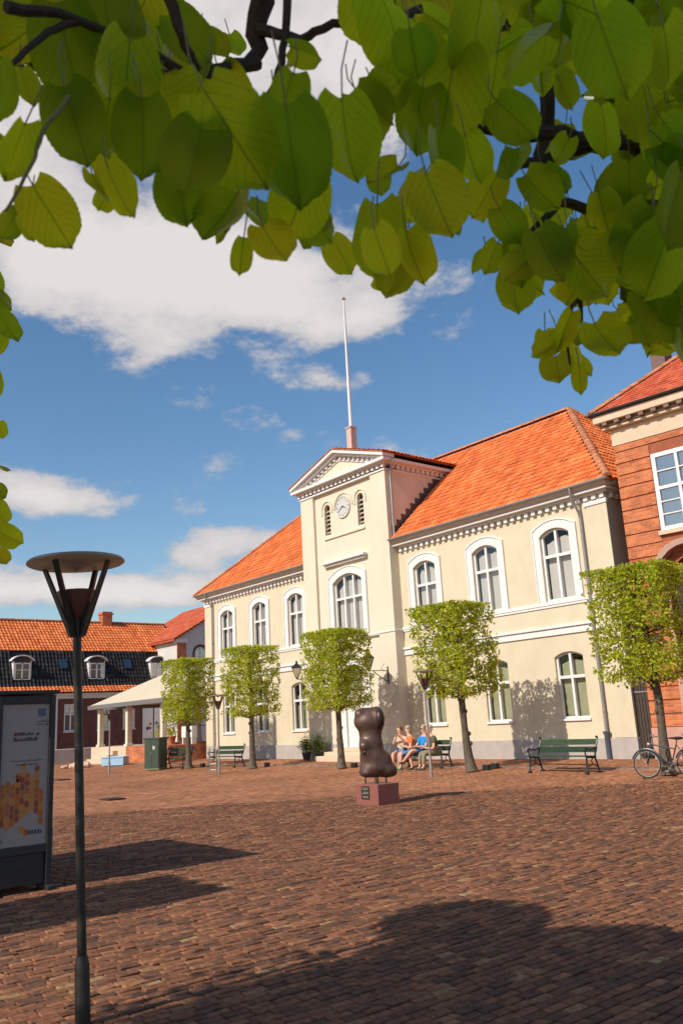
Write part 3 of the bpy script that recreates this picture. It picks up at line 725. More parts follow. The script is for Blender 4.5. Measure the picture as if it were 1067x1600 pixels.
    for k in range(3):
        q = MB(); q.box(TC-1.15-.28*(2-k), TC+1.15+.28*(2-k), PF-.35-.30*(2-k), PF-.02 if k == 2 else PF-.052, -.06 if k == 0 else .16*k+.001, .16*(k+1)); q.build('step', SAND, dr, off, bevel=.012)
    # roof
    xe0, xe1, ze, zr, yr, yb = -42.07, -14.77, 8.86, 13.9, 5.0, 10.5
    ra, rb = -37.2, -19.6
    mb = MB()
    kz = (zr-.05-ze+.02)/(yr+.5); zn = ze-.02+kz*.75
    mb.add([(xe0, -.5, ze-.02), (xe1, -.5, ze-.02), (xe1, yb, ze-.02), (xe0, yb, ze-.02), (ra, yr, zr-.05), (rb, yr, zr-.05), (TL, -.5, ze-.02), (TL, .25, zn), (TR, .25, zn), (TR, -.5, ze-.02), (TL, .25, ze-.02), (TR, .25, ze-.02)],
           [(0, 6, 7, 8, 9, 1, 5, 4), (1, 2, 5), (2, 3, 4, 5), (3, 0, 4), (3, 2, 1, 9, 11, 10, 6, 0)])
    roof = mb.build('roof', TILE, root, off)
    k = (zr-ze)/(yr+.5); Ls = math.hypot(yr+.5, zr-ze)
    def trz(x): return Zp-.02-sl*abs(x-TC)
    mb = MB(); rv = []
    def inside(u, v):
        f = v/Ls; X = xe0+u
        if f > .985: return False
        if not (xe0+(ra-xe0)*f+.04 < X < xe1+(rb-xe1)*f-.04): return False
        z = ze+(zr-ze)*f
        if TL-.05 < X < TR+.03 and z < 12.5: return False
        if TL-.34 < X < TR+.34 and 12.2 < z < trz(X)+.1: return False
        return True
    tile_field(mb, rv, (xe0, -.5, ze), (1, 0, 0), (0, yr+.5, zr-ze), inside, umax=27.4, vmax=Ls)
    Lh = math.hypot(xe1-rb, zr-ze)
    def ins2(u, v):
        f = v/Lh; Y = -.5+u
        return f < .98 and (-.5+5.5*f+.05 < Y < yb-5.5*f-.05)
    tile_field(mb, rv, (xe1, -.5, ze), (0, 1, 0), (rb-xe1, 0, zr-ze), ins2, umax=11, vmax=Lh, rnd=random.Random(9))
    o = mb.build('roof_tiles', TILE, roof, off, smooth=True, rnd=rv, fix=False); tag(o, kind='stuff')
    mb = MB(); rv = []
    cap_row(mb, rv, (xe1, -.5, ze+.06), (rb, yr, zr+.03)); cap_row(mb, rv, (xe0, -.5, ze+.06), (ra, yr, zr+.03)); cap_row(mb, rv, (xe1, yb, ze+.06), (rb, yr, zr+.03))
    cap_row(mb, rv, (ra, yr, zr+.04), (rb, yr, zr+.04))
    o = mb.build('ridge_tiles', RIDGE, roof, off, rnd=rv, fix=False); tag(o, kind='stuff')
    # tower roof
    mb = MB()
    for sg in (-1, 1):
        x_e = TC+sg*(TH+.40); z_e = Zp-sl*(TH+.40)+.0
        mb.hexa([(TC, TP-.42, Zp+.0), (x_e, TP-.42, z_e), (x_e, 4.4, z_e), (TC, 5.0, Zp), (TC, TP-.42, Zp+.045), (x_e, TP-.42, z_e+.045), (x_e, 4.4, z_e+.045), (TC, 5.0, Zp+.045)])
    tr = mb.build('tower_roof', RIDGE, root, off)
    mb = MB(); rv = []
    for sg in (-1, 1):
        x_e = TC+sg*(TH+.46); z_e = Zp-sl*(TH+.46)+.05; Lt = math.hypot(TH+.46, sl*(TH+.46))
        def ins3(u, v, x_e=x_e, z_e=z_e, sg=sg, Lt=Lt):
            z = z_e+sl*(TH+.46)*v/Lt; Y = -.85+u
            return v/Lt < .96 and Y < (z-ze)/k-.5+.1
        if sg > 0: tile_field(mb, rv, (x_e, -.85, z_e), (0, 1, 0), (TC-x_e, 0, Zp+.05-z_e), ins3, umax=6, vmax=Lt)
        else: tile_field(mb, rv, (x_e, -.85, z_e), (0, 1, 0), (TC-x_e, 0, Zp+.05-z_e), ins3, umax=6, vmax=Lt)
    o = mb.build('tower_roof_tiles', TILE, tr, off, smooth=True, rnd=rv, fix=False); tag(o, kind='stuff')
    # stepped lead flashing where the tower meets the roof
    mb = MB()
    n = 13
    for i in range(n):
        y0 = -.3+i*.3; z0 = ze+(y0+.5)*k; mb.box(TR+.002, TR+.014, y0, y0+.298, z0+.05, z0+.52)
    mb.build('flashing', mat('lead', (.10, .085, .08), .6, metal=.3, var=.2), tr, off)
    # downpipes
    downpipe(root, off, 'downpipe', [(-40.72, -.53, 8.84), (-40.72, -.50, 8.62), (-40.72, -.12, 8.15), (-40.72, -.10, 8.0), (-40.72, -.10, .55), (-40.72, -.16, .35), (-40.72, -.16, .0)])
    downpipe(root, off, 'downpipe', [(-16.25, -.53, 8.84), (-16.25, -.50, 8.55), (-16.25, -.14, 8.0), (-16.25, -.11, 7.8), (-16.25, -.11, .75)])
    mb = MB(); mb.lathe([(.075, -.03), (.075, .72), (.11, .78), (.11, .84)], 12, (-16.25, -.14, 0)); mb.build('pipe_boot', mat('cast_iron_blue', (.10, .12, .17), .45, metal=.4), root, off, smooth=True)
    downpipe(root, off, 'downpipe', [(TR+.38, -.35, 12.42), (TR+.38, -.33, 12.25), (TR+.08, -.25, 11.85), (TR+.08, -.25, 11.6), (TR+.08, -.25, 8.95)])
    return root
build_town_hall()

# flagpole on the tower
def build_flagpole():
    t = thing('flagpole', 'tall white flagpole standing on the ridge of the clock tower', 'flagpole', (-28.47, .38, 13.55))
    mb = MB(); mb.box(-.17, .17, -.17, .17, 0, 1.45); mb.box(-.21, .21, -.21, .21, 1.4, 1.47); mb.build('base_box', mat('pole_base_pink', (.55, .38, .32), .7), t, bevel=.01)
    mb = MB(); mb.tube([(0, 0, 1.47), (0, 0, 4), (0, 0, 8.1)], [.085, .075, .04], 12); mb.build('pole', WHITE, t, smooth=True)
    mb = MB(); mb.ball((0, 0, 8.17), (.085, .085, .09)); mb.build('finial', RIDGE, t, smooth=True)
    mb = MB(); mb.tube([(.06, -.05, 1.6), (.05, -.06, 8.0)], .006, 4); mb.build('halyard', WHITE, t)
build_flagpole()

# ------------------------------------------------------------------ brick house on the right, and the gate
def build_brick_house():
    L0 = (-14.62, -.05, 0); ang = math.atan2(.105, .995)
    root = thing('brick_house', 'red brick building with sandstone cornice and large white window', 'building', L0, ang)
    P = lambda s, d, z: (s, d, z)
    W, Dp, ZT = 12.0, 9.0, 9.93
    mb = MB()
    wins = [(1.14, 2.74, 6.83, 9.35, 0), (4.6, 6.2, 6.83, 9.35, 0)]
    door = [(1.15, 2.75, .0, 6.25, .72)]
    # front built in panels of brick with recessed joints
    z = 1.2; top = ZT
    wall_band(mb, P, 0, W, .9, 6.6, [(1.15, 2.75, .9, 5.95, .79)], .35)
    wall_band(mb, P, 0, W, 6.6, ZT, wins, .18)
    mb.add([(0, 0, 0), (0, Dp, 0), (0, Dp, ZT), (0, 0, ZT)], [(0, 1, 2, 3)]); mb.add([(W, 0, 0), (W, Dp, 0), (W, Dp, ZT), (W, 0, ZT)], [(0, 1, 2, 3)]); mb.add([(0, Dp, 0), (W, Dp, 0), (W, Dp, ZT), (0, Dp, ZT)], [(0, 1, 2, 3)])
    mb.build('wall', mat('joint_shadow_brick', (.30, .085, .04), .9, var=.2), root)
    holes = [(1.0, 2.9, .0, 6.05)] + [(a-.02, b+.02, zb-.14, zt+.02) for a, b, zb, zt, _ in wins]
    zz = .92
    while zz < ZT-.05:
        z0, z1 = zz, min(zz+.355, ZT-.01)
        if z1 > 9.42: z1 = min(z1, ZT-.01)
        segs = [(-.035, W)]
        for (a, b, h0, h1) in holes:
            if h0 < z1 and h1 > z0:
                segs = [q for s in segs for q in ((s[0], min(s[1], a)), (max(s[0], b), s[1])) if q[1]-q[0] > .02]
        for a, b in segs: q = MB(); q.box(a, b, -.035, .0, z0, z1); q.build('brick_band', BRICKR, root)
        zz += .40
    PINK = mat('pink_sandstone', (.50, .26, .20), .8, var=.12, bump=.2)
    for a, b in ((-.05, 1.0), (2.9, W)): mb = MB(); mb.box(a, b, -.07, 0, -.1, .9); mb.build('base_course', PINK, root)
    mb = MB(); mb.box(-.06, W, -.06, .02, ZT, 10.5); mb.build('frieze', SAND, root, bevel=.01)
    mb = MB(); mb.box(-.25, W+.3, -.25, .1, 10.5, 10.6); mb.box(-.45, W+.6, -.45, .1, 10.72, 10.98); mb.build('cornice', SAND, root, bevel=.02)
    mb = MB(); mb.box(-.3, W+.3, -.3, .1, 10.6, 10.718); mb.build('soffit', mat('soffit_brown', (.20, .12, .085), .8), root)
    for i in range(12):
        s = -.15+i*.42; mb = MB(); mb.box(s, s+.17, -.42, -.3, 10.602, 10.719); mb.build('bracket', bpy.data.materials['soffit_brown'], root, bevel=.01)
    mb = MB()
    n = 8; pts = [(-.51+.075*math.cos(math.pi+math.pi*k/n), 11.06+.075*math.sin(math.pi+math.pi*k/n)) for k in range(n+1)]
    mb.prism(pts, -.55, W+.6, lambda p, d, z: (d, p, z)); mb.prism(pts, -.43, Dp, lambda p, d, z: (p, d, z)); mb.build('gutter', mat('gutter_dark', (.05, .04, .04), .5, metal=.3), root)
    # roof
    ze, k = 11.02, .84; e = -.49; Dm = (Dp+1.3)/2; zr = ze+Dm*k
    mb = MB(); x1 = W+.6; yb = Dp+.65
    mb.add([(e, e, ze), (x1, e, ze), (x1, yb, ze), (e, yb, ze), (e+Dm, e+Dm, zr), (x1-Dm, e+Dm, zr)], [(0, 1, 5, 4), (1, 2, 5), (2, 3, 4, 5), (3, 0, 4), (3, 2, 1, 0)])
    roof = mb.build('roof', TILER, root)
    mb = MB(); rv = []; Ls = math.hypot(Dm, zr-ze)
    tile_field(mb, rv, (e, e, ze+.03), (1, 0, 0), (0, Dm, zr-ze), lambda u, v: v/Ls < .98 and u > Dm*v/Ls+.03 and u < 8, umax=8, vmax=Ls, w=.2, l=.2, amp=.012, lift=.02)
    tile_field(mb, rv, (e, e, ze+.03), (0, 1, 0), (Dm, 0, zr-ze), lambda u, v: v/Ls < .98 and Dm*v/Ls+.03 < u < 2*Dm-Dm*v/Ls, umax=11, vmax=Ls, w=.2, l=.2, amp=.012, lift=.02)
    o = mb.build('roof_tiles', TILER, roof, rnd=rv, fix=False); tag(o, kind='stuff')
    mb = MB(); rv = []; cap_row(mb, rv, (e, e, ze+.08), (e+Dm, e+Dm, zr+.04), r=.12, step=.33); cap_row(mb, rv, (e+Dm, e+Dm, zr+.04), (x1-Dm, e+Dm, zr+.04), r=.12)
    o = mb.build('ridge_tiles', RIDGE, roof, rnd=rv, fix=False); tag(o, kind='stuff')
    mb = MB(); mb.box(-.12, .42, 4.2, 4.9, 11.2, 15.75); mb.box(-.18, .48, 4.14, 4.96, 15.45, 15.6); mb.build('chimney', mat('chimney_dark_brick', (.16, .10, .09), .9, var=.3, scale=10), roof)
    BLUE = mat('room_blue_dusk', (.04, .06, .09), .8)
    for (a, b, zb, zt, _) in wins:
        w_ = window(root, (0, 0, 0), P, a, b, zb, zt, 0, .06, cols=2, transom=.55, frame=.13, glass=GLASSB, extra_rows=[zb+.13+(zt-zb-.26)*t for t in (.17, .35, .55, .79)], sill=False)
        q = MB(); q.box(a-.06, b+.06, -.12, .1, zb-.13, zb-.005); q.build('sill', SAND, w_)
    # arched doorway with curved hood
    q = MB(); cx = 1.95
    hood = [(cx-1.35, 5.42), (cx-.98, 5.46)] + [(cx+.92*math.cos(math.pi-math.pi*k/10), 5.50+.78*math.sin(math.pi-math.pi*k/10)) for k in range(11)] + [(cx+.98, 5.46), (cx+1.35, 5.42)]
    up = [(cx-1.38, 5.60), (cx-1.1, 5.63)] + [(cx+1.06*math.cos(math.pi-math.pi*k/10), 5.60+.84*math.sin(math.pi-math.pi*k/10)+.02) for k in range(11)] + [(cx+1.1, 5.63), (cx+1.38, 5.60)]
    for i in range(len(hood)-1): q.prism([hood[i], hood[i+1], up[i+1], up[i]], -.36, -.036, P)
    dh = q.build('door_hood', mat('hood_stone', (.42, .25, .19), .8, var=.1), root)
    q = MB(); q.box(1.15, 2.75, .30, .34, -.1, 6.3); dd = q.build('door', mat('door_dark_wood', (.02, .014, .012), .6), root)
    for s in (1.0, 2.76):
        q = MB(); q.box(s, s+.15, -.10, .1, -.1, 5.42); q.build('door_pilaster', mat('door_stone', (.52, .27, .2), .8, var=.1) if s < 2 else bpy.data.materials['door_stone'], root, bevel=.01)
    return root
build_brick_house()
def build_gate():
    t = thing('gate', 'dark brown slatted wooden gate closing the passage between two buildings', 'gate', (-14.94, .16, -.01), .05)
    for i in range(7):
        x = -.31+i*.1; mb = MB(); mb.box(x-.042, x+.042, -.02, .02, .08, 2.55); mb.build('slat', GATEW, t, bevel=.005)
    for z in (.35, 2.05):
        mb = MB(); mb.box(-.34, .34, .021, .06, z, z+.1); mb.build('rail', GATEW, t)
    mb = MB(); mb.box(-.33, .33, -.04, -.021, 1.98, 2.02); mb.build('cross_bar', GALV, t)
    mb = MB(); mb.box(-.35, .35, .2, .22, 0, 2.7); mb.build('backing', DARK, t)
build_gate()

# ------------------------------------------------------------------ wall lanterns
def build_lantern(x, label):
    t = thing('wall_lantern', label, 'lantern', (x, -.5, 3.05), group='lanterns on the town hall tower')
    mb = MB(); mb.box(-.03, .03, -.025, .0, -.08, .62); mb.tube([(0, -.02, .45), (0, -1.02, .45)], .016, 6); mb.tube([(0, -.02, .02), (0, -.3, .12), (0, -.8, .43)], .018, 6)
    mb.tube([(0, -.8, .43)]+[(0, -.8+.07*math.sin(a*.7), .43-.07+.07*math.cos(a*.7)) for a in range(1, 8)], .012, 6)
    mb.tube([(0, -.2, .46)]+[(0, -.3+.12*math.cos(a*.6+2.5), .62+.13*math.sin(a*.6+4)) for a in range(9)], .008, 5)
    mb.build('bracket', IRON, t, smooth=True)
    c = Vector((0, -1.02, .46))
    mb = MB(); mb.lathe([(.03, 0), (.06, .02), (.06, .06)], 8, c); mb.lathe([(.31, .50), (.315, .52), (.08, .68), (.06, .72), (.085, .74), (.03, .79), (.02, .83)], 4, c)
    for k in range(4):
        a = math.pi/2*k; d = Vector((math.cos(a), math.sin(a), 0))
        mb.tube([c+d*.075+Vector((0, 0, .05)), c+d*.285+Vector((0, 0, .50))], .011, 5)
    mb.build('frame', IRON, t)
    mb = MB(); mb.lathe([(.075, .06), (.275, .495)], 4, c); mb.build('glass', mat('lantern_glass', (.52, .44, .33), .25, var=.1) if 'lantern_glass' not in bpy.data.materials else bpy.data.materials['lantern_glass'], t)
build_lantern(-30.95, 'black wall lantern on the left side of the tower, above a ground floor window')
build_lantern(-26.0, 'black wall lantern on a long scrolled bracket, right of the town hall door')
# ------------------------------------------------------------------ clipped box limes in front of the town hall
def leaf_cloud(pts, size, rnd, flat=.5, sx=.7):
    """folded leaf faces at the given points; returns MB and per-face random"""
    mb = MB(); rv = []
    for p in pts:
        n = Vector((rnd.gauss(0, 1), rnd.gauss(0, 1)-.25, rnd.gauss(0, 1)+flat)).normalized()
        a = n.orthogonal().normalized(); a = (Matrix.Rotation(rnd.uniform(0, 6.28), 3, n) @ a); b = n.cross(a)
        s = size*rnd.uniform(.65, 1.3); w = s*sx; p = Vector(p); fold = n*(s*.12)
        tip = p+a*s*.62-n*s*.1
        mb.add([p-a*s*.5, p-a*s*.1+b*w*.5+fold, tip, p-a*s*.1-b*w*.5+fold, p+a*s*.3+b*w*.34+fold*.6, p+a*s*.3-b*w*.34+fold*.6], [(0, 1, 4, 2), (0, 2, 5, 3)])
        t = rnd.random(); rv += [t, t]
    return mb, rv
def box_tree(base, h_bot, h_top, w, d, label, seed, trunk_lean=(0, 0), dens=1.0, off_frame=False):
    rnd = random.Random(seed)
    t = thing('lime_tree', label, 'tree', base, group='clipped box-shaped limes on the square')
    lean = Vector((trunk_lean[0], trunk_lean[1], 0))
    mb = MB(); H = h_top
    pts = []; rad = []
    for i in range(12):
        f = i/11; z = f*(H*.97)
        wob = Vector((math.sin(f*7+seed)*.035, math.cos(f*5+seed*2)*.03, 0))*(1 if i else 0)
        pts.append(lean*f+wob+Vector((0, 0, z)))
        r = .125-.03*f*2 if f < .45 else .098-.11*(f-.45)
        if i == 0: r = .21
        if i == 1: r = .14
        rad.append(max(.02, r*(1+.08*math.sin(i*2.3+seed))))
    pts.insert(1, pts[0].lerp(pts[1], .35)); rad.insert(1, .165)
    mb.tube(pts, rad, 10)
    for k in range(5):
        z = rnd.uniform(.4, h_bot-.1); a = rnd.uniform(0, 6.28); c = lean*(z/H)+Vector((math.cos(a)*.09, math.sin(a)*.09, z)); mb.ball(c, (.06, .06, .07), 6, 5)
    tr = mb.build('trunk', BARK, t, smooth=True)
    # branches: espaliered tiers
    mb = MB(); tips = []
    nz = 7
    for j in range(nz):
        z = h_bot+.12+(h_top-h_bot-.3)*j/(nz-1)
        for q in range(9):
            a = 2*math.pi*q/9+rnd.uniform(-.3, .3)+j*.4
            c = Vector((math.cos(a), math.sin(a)))
            k = min(w*.48/max(.05, abs(c.x)), d*.48/max(.05, abs(c.y)))*rnd.uniform(.8, 1.0)
            p0 = lean*(z/H)+Vector((0, 0, z-rnd.uniform(.1, .3))); p2 = lean+Vector((c.x*k, c.y*k, z+rnd.uniform(-.12, .15)))
            p1 = p0.lerp(p2, .5)+Vector((rnd.uniform(-.1, .1), rnd.uniform(-.1, .1), rnd.uniform(-.02, .14)))
            mb.tube([p0, p1, p2], [.028, .018, .007], 5)
            for _ in range(3):
                s0 = p0.lerp(p1, rnd.uniform(.5, 1)) if rnd.random() < .4 else p1.lerp(p2, rnd.uniform(0, .9))
                e = s0+Vector((rnd.uniform(-.35, .35), rnd.uniform(-.35, .35), rnd.uniform(-.15, .4)))
                e.x = max(-w/2, min(w/2, e.x)); e.y = max(-d/2, min(d/2, e.y)); e.z = max(h_bot, min(h_top-.05, e.z))
                mb.tube([s0, s0.lerp(e, .5)+Vector((0, 0, .04)), e], [.010, .007, .003], 4); tips.append((s0, e))
            tips.append((p1, p2))
    o = mb.build('branches', BARK, t); tag(o, kind='stuff')
    # leaf clumps
    pts = []
    clumps = []
    for (a, b) in tips:
        for _ in range(2): clumps.append(a.lerp(b, rnd.uniform(.35, 1.05)))
    for _ in range(int(760*dens)):   # denser shell on the clipped faces
        f = rnd.random(); x = rnd.uniform(-w/2, w/2); y = rnd.uniform(-d/2, d/2); z = h_bot+(h_top-h_bot)*rnd.random()**.85
        side = rnd.random()
        if side < .34: y = -d/2*rnd.uniform(.86, 1.02)
        elif side < .62: x = w/2*rnd.uniform(.86, 1.02)
        elif side < .74: x = -w/2*rnd.uniform(.86, 1.02)
        elif side < .86: y = d/2*rnd.uniform(.86, 1.02)
        else: z = h_top-rnd.uniform(0, .12)
        clumps.append(Vector((x, y, z))+lean*(z/H))
    # gaps
    gaps = [(Vector((rnd.uniform(-w/2, w/2), rnd.uniform(-d/2, d/2), rnd.uniform(h_bot+.15, h_top-.45))), rnd.uniform(.16, .34)) for _ in range(15)]
    for c in clumps:
        if any((c-g).length < r for g, r in gaps): continue
        n = rnd.randint(6, 12); sp = rnd.uniform(.05, .10)
        for _ in range(n):
            p = c+Vector((rnd.gauss(0, sp), rnd.gauss(0, sp), rnd.gauss(0, sp)))
            lx_, ly_ = lean.x*p.z/H, lean.y*p.z/H
            p.x = lx_+max(-w/2-rnd.uniform(0, .05), min(w/2+rnd.uniform(0, .05), p.x-lx_)); p.y = ly_+max(-d/2-rnd.uniform(0, .05), min(d/2+rnd.uniform(0, .05), p.y-ly_))
            if p.z > h_top: p.z = h_top-rnd.uniform(0, .06)
            if p.z < h_bot-.12: continue
            pts.append(p)
    for _ in range(int(40*dens)):  # stray shoots below and beside
        pts.append(Vector((rnd.uniform(-w/2, w/2), rnd.uniform(-d/2, d/2), h_bot-rnd.uniform(0, .18))))
    mb, rv = leaf_cloud(pts, .088, rnd)
    o = mb.build('crown', LEAFT, t, rnd=rv, fix=False); tag(o, kind='stuff')
    return t
box_tree((-35.9, -4.28, gz(-4.28)), 2.15, 4.95, 2.05, 1.7, 'box-clipped lime beside the green cabinet and pavilion, farthest left', 1)
box_tree((-31.07, -3.92, gz(-3.92)), 2.2, 5.05, 2.05, 1.7, 'thin see-through box-clipped lime behind the slim lamp post and bench', 2, dens=.7)
box_tree((-25.63, -3.5, gz(-3.5)), 2.2, 5.12, 2.15, 1.75, 'dense box-clipped lime directly in front of the town hall door', 3, dens=1.3)
box_tree((-18.71, -3.86, gz(-3.86)), 2.35, 5.2, 2.15, 1.75, 'box-clipped lime with a slanting trunk right of the seated people', 4, trunk_lean=(-.28, -.15), dens=1.1)
box_tree((-12.02, -3.9, gz(-3.9)), 2.35, 5.28, 2.2, 1.8, 'box-clipped lime at the right edge before the red brick building', 5, trunk_lean=(-.15, 0), dens=1.1)
t = box_tree((-9.75, -25.7, GZ), 2.3, 5.1, 1.5, 1.5, 'box-clipped lime beside the kiosk, left of the tall lamp', 6, dens=3.0)
for i, (x, y) in enumerate(((-35.55, -3.75), (-31.05, -3.2), (-25.35, -3.1), (-18.55, -3.35), (-18.55, -2.95))):
    mb = MB(); mb.box(-.11, .11, -.09, .09, 0, .17); o = mb.build('ground_spotlight', IRON, None, bevel=.02); o.location = (x, y, gz(y)-.02)
    q = MB(); q.box(-.08, .08, -.07, .07, .171, .178); q.build('lens', GLASSB, o)
    tag(o, ['black box light at the foot of the lime by the cabinet', 'black box light at the foot of the thin lime', 'black box light at the foot of the dense lime by the door', 'black box light nearest the slanting lime trunk', 'black box light farther from the slanting lime trunk, towards the wall'][i], 'ground light', 'box lights at the foot of the limes')

# ------------------------------------------------------------------ street lamps
def build_lamp(base, H, label, tilt=(0, 0), big=False, rz=.4):
    t = thing('street_lamp', label, 'lamp', base, group='disc-topped street lamps'); t.rotation_euler = (tilt[0], tilt[1], 0)
    k = H/3.12
    rp = .031*k if big else .033
    sl_h = .36*k if big else .5
    mb = MB(); mb.lathe([(rp*1.6, -.03), (rp*1.55, sl_h), (rp*1.15, sl_h+.06)], 16); mb.build('sleeve', LAMPM if big else GALV, t, smooth=True)
    zc = H-.60*k   # where the arms leave the post
    mb = MB(); mb.tube([(0, 0, sl_h+.05), (0, 0, H*.5), (0, 0, zc+.12*k)], [rp, rp*.96, rp*.95], 16); mb.build('post', LAMPM if big else GALV, t, smooth=True)
    R0 = .345*k
    for i in range(4):
        a = rz+math.pi/2*i; c, s = math.cos(a), math.sin(a)
        mb = MB()
        p0 = Vector((c*rp*.8, s*rp*.8, zc)); p1 = Vector((c*R0*.72, s*R0*.72, H-.075*k)); w = Vector((-s, c, 0))*.017*k
        def dr(z0, z1, wd):
            a0 = p0.lerp(p1, z0); a1 = p0.lerp(p1, z1); n = Vector((c, s, 0))*wd
            mb.hexa([a0-w-n*0, a0+w-n*0, a0+w+n, a0-w+n, a1-w, a1+w, a1+w+n*.8, a1-w+n*.8])
        dr(0, 1, .034*k)
        mb.build('arm', LAMPM, t)
        # gusset plate filling the lower fork
        q = MB(); g0 = Vector((c*rp*.8, s*rp*.8, zc)); g1 = p0.lerp(p1, .45); g2 = Vector((c*rp*.8, s*rp*.8, zc+.22*k)); w2 = Vector((-s, c, 0))*.006
        q.add([g0-w2, g1-w2, g2-w2, g0+w2, g1+w2, g2+w2], [(0, 1, 2), (5, 4, 3), (0, 3, 4, 1), (1, 4, 5, 2), (2, 5, 3, 0)]); q.build('gusset', LAMPM, t)
    mb = MB(); zc2 = zc+.13*k
    mb.lathe([(.045*k, zc2), (.075*k, zc2+.03*k), (.135*k, zc2+.19*k), (.138*k, zc2+.20*k), (.125*k, zc2+.19*k), (.06*k, zc2+.04*k)], 24); mb.build('reflector_cup', COPPER, t, smooth=True)
    mb = MB(); mb.lathe([(.002, H-.125*k), (.085*k, H-.085*k), (.10*k, H-.075*k), (R0*.98, H-.066*k), (R0, H-.06*k), (R0*.97, H-.05*k), (R0*.6, H-.03*k), (.002, H-.018*k)], 40)
    dsk = mb.build('disc_reflector', LAMPW, t, smooth=True)
    mb = MB(); mb.lathe([(R0*1.006, H-.06*k), (R0*1.008, H-.053*k), (R0*.98, H-.042*k), (R0*.6, H-.02*k), (.003, H-.006*k), (.002, H-.014*k), (R0*.6, H-.026*k), (R0*.97, H-.046*k)], 40); mb.build('disc_cover', ZINC, dsk, smooth=True)
    return t
# lean of the near lamp: towards the left of the picture
lv = Vector((-r0.x, -r0.y, 0))*.12
build_lamp((-5.90, -21.55, GZ), 3.15, 'tall dark disc-topped street lamp in the left foreground, leaning slightly', tilt=(-math.asin(lv.y/3.1), math.asin(lv.x/3.1)), big=True, rz=.62)
build_lamp((-30.46, -5.9, gz(-5.9)), 3.12, 'slim street lamp in front of the thin lime, left wing of the town hall')
build_lamp((-19.1, -5.24, gz(-5.24)), 3.2, 'slim street lamp between the seated people and the slanting lime')
build_lamp((-39.26, -6.66, gz(-6.66)), 3.0, 'slim street lamp in front of the open pavilion on the left')

# bicycle stand beside the lamp
def build_stand():
    t = thing('bicycle_stand', 'low galvanised ladder-shaped stand beside the slim lamp by the thin lime', 'stand', (-30.85, -5.95, gz(-5.95)), .7)
    for x in (-.14, .14): mb = MB(); mb.tube([(x, 0, -.02), (x, 0, .95)], .03, 8); mb.build('post', GALV, t, smooth=True)
    for z in (.15, .38): mb = MB(); mb.tube([(-.14, 0, z), (.14, 0, z)], .02, 8); mb.build('rung', GALV, t, smooth=True)
    mb = MB(); mb.tube([(-.14, 0, .95), (-.13, 0, .98), (-.14, 0, 1.0)], [.032, .03, .01], 8); mb.build('cap', GALV, t)
build_stand()

# ------------------------------------------------------------------ benches
def build_bench(label, loc, rz):
    t = thing('park_bench', label, 'bench', loc, rz, group='green benches with cast-iron ends')
    for x in (-1.02, 1.02):
        mb = MB()
        def bar(path, r=.026): mb.tube([(x, y, z) for y, z in path], r, 8)
        bar([(-.30, .0), (-.27, .12), (-.24, .40), (-.26, .47)]); bar([(.26, .0), (.22, .10), (.16, .28), (.12, .40), (.17, .60), (.27, .80), (.31, .90), (.29, .945), (.25, .93)])
        bar([(-.26, .42), (-.05, .40), (.14, .38)]); bar([(.19, .66), (.02, .60), (-.14, .62), (-.26, .66), (-.31, .63), (-.28, .58), (-.24, .60)], .022)
        bar([(-.26, .46), (-.28, .56), (-.26, .64)], .02)
        bar([(-.26, .16), (.0, .22), (.22, .14)], .018); bar([(.0, .22), (-.06, .32), (.02, .38)], .014)
        mb.box(x-.045, x+.045, -.34, -.24, -.02, .03); mb.box(x-.045, x+.045, .2, .32, -.02, .03)
        mb.ball((x, -.28, .61), .05, 10, 8)
        mb.build('iron_end', IRON, t, smooth=True)
    for y, z in ((-.22, .445), (-.11, .438), (.0, .43), (.10, .425)):
        mb = MB(); mb.box(-1.05, 1.05, y-.048, y+.048, z-.018, z+.018); mb.build('seat_slat', GREENW, t, bevel=.008)
    for y, z in ((.195, .60), (.262, .80)):
        mb = MB(); h = .075
        mb.hexa([(-1.05, y-.035, z-h), (1.05, y-.035, z-h), (1.05, y-.005, z-h), (-1.05, y-.005, z-h), (-1.05, y+.015, z+h), (1.05, y+.015, z+h), (1.05, y+.045, z+h), (-1.05, y+.045, z+h)])
        mb.build('back_slat', GREENW, t, bevel=.01)
    mb = MB(); mb.tube([(-1.02, .1, .2), (1.02, .1, .2)], .012, 6); mb.build('tie_rod', IRON, t)
    return t
B0 = build_bench('empty green bench with cast-iron ends below a lime shadow, right of the slanting lime', (-15.33, -3.72, gz(-3.72)), -.06)
for lb, lc, rz in (('green bench with people sitting on it, right of the sculpture', (-21.75, -2.9, gz(-2.9)), .03), ('empty green bench behind the slim lamp and ladder-shaped stand', (-33.85, -3.5, gz(-3.5)), .05), ('empty green bench between the cabinet and the farthest lime', (-37.0, -4.3, gz(-4.3)), .02)):
    c = copy_tree(B0); c.location = lc; c.rotation_euler = (0, 0, rz); c['label'] = lb

# ------------------------------------------------------------------ people on the bench
def skin_obj(name, verts, edges, radii, m, parent=None, sub=2, root=0):
    me = bpy.data.meshes.new(name); me.from_pydata(verts, edges, [])
    me.materials.append(m)
    o = bpy.data.objects.new(name, me); col.objects.link(o)
    if parent: o.parent = parent
    sk = o.modifiers.new('skin', 'SKIN'); sk.use_smooth_shade = True
    ly = me.skin_vertices[0] if me.skin_vertices else None
    if ly is None:
        bm = bmesh.new(); bm.from_mesh(me); bm.verts.layers.skin.verify(); bm.to_mesh(me); bm.free(); ly = me.skin_vertices[0]
    for i, r in enumerate(radii):
        ly.data[i].radius = r if isinstance(r, tuple) else (r, r); ly.data[i].use_root = (i == root)
    sb = o.modifiers.new('sub', 'SUBSURF'); sb.levels = sub; sb.render_levels = sub
    return o
SKIN = mat('skin', (.62, .33, .22), .55, var=.08, scale=12)
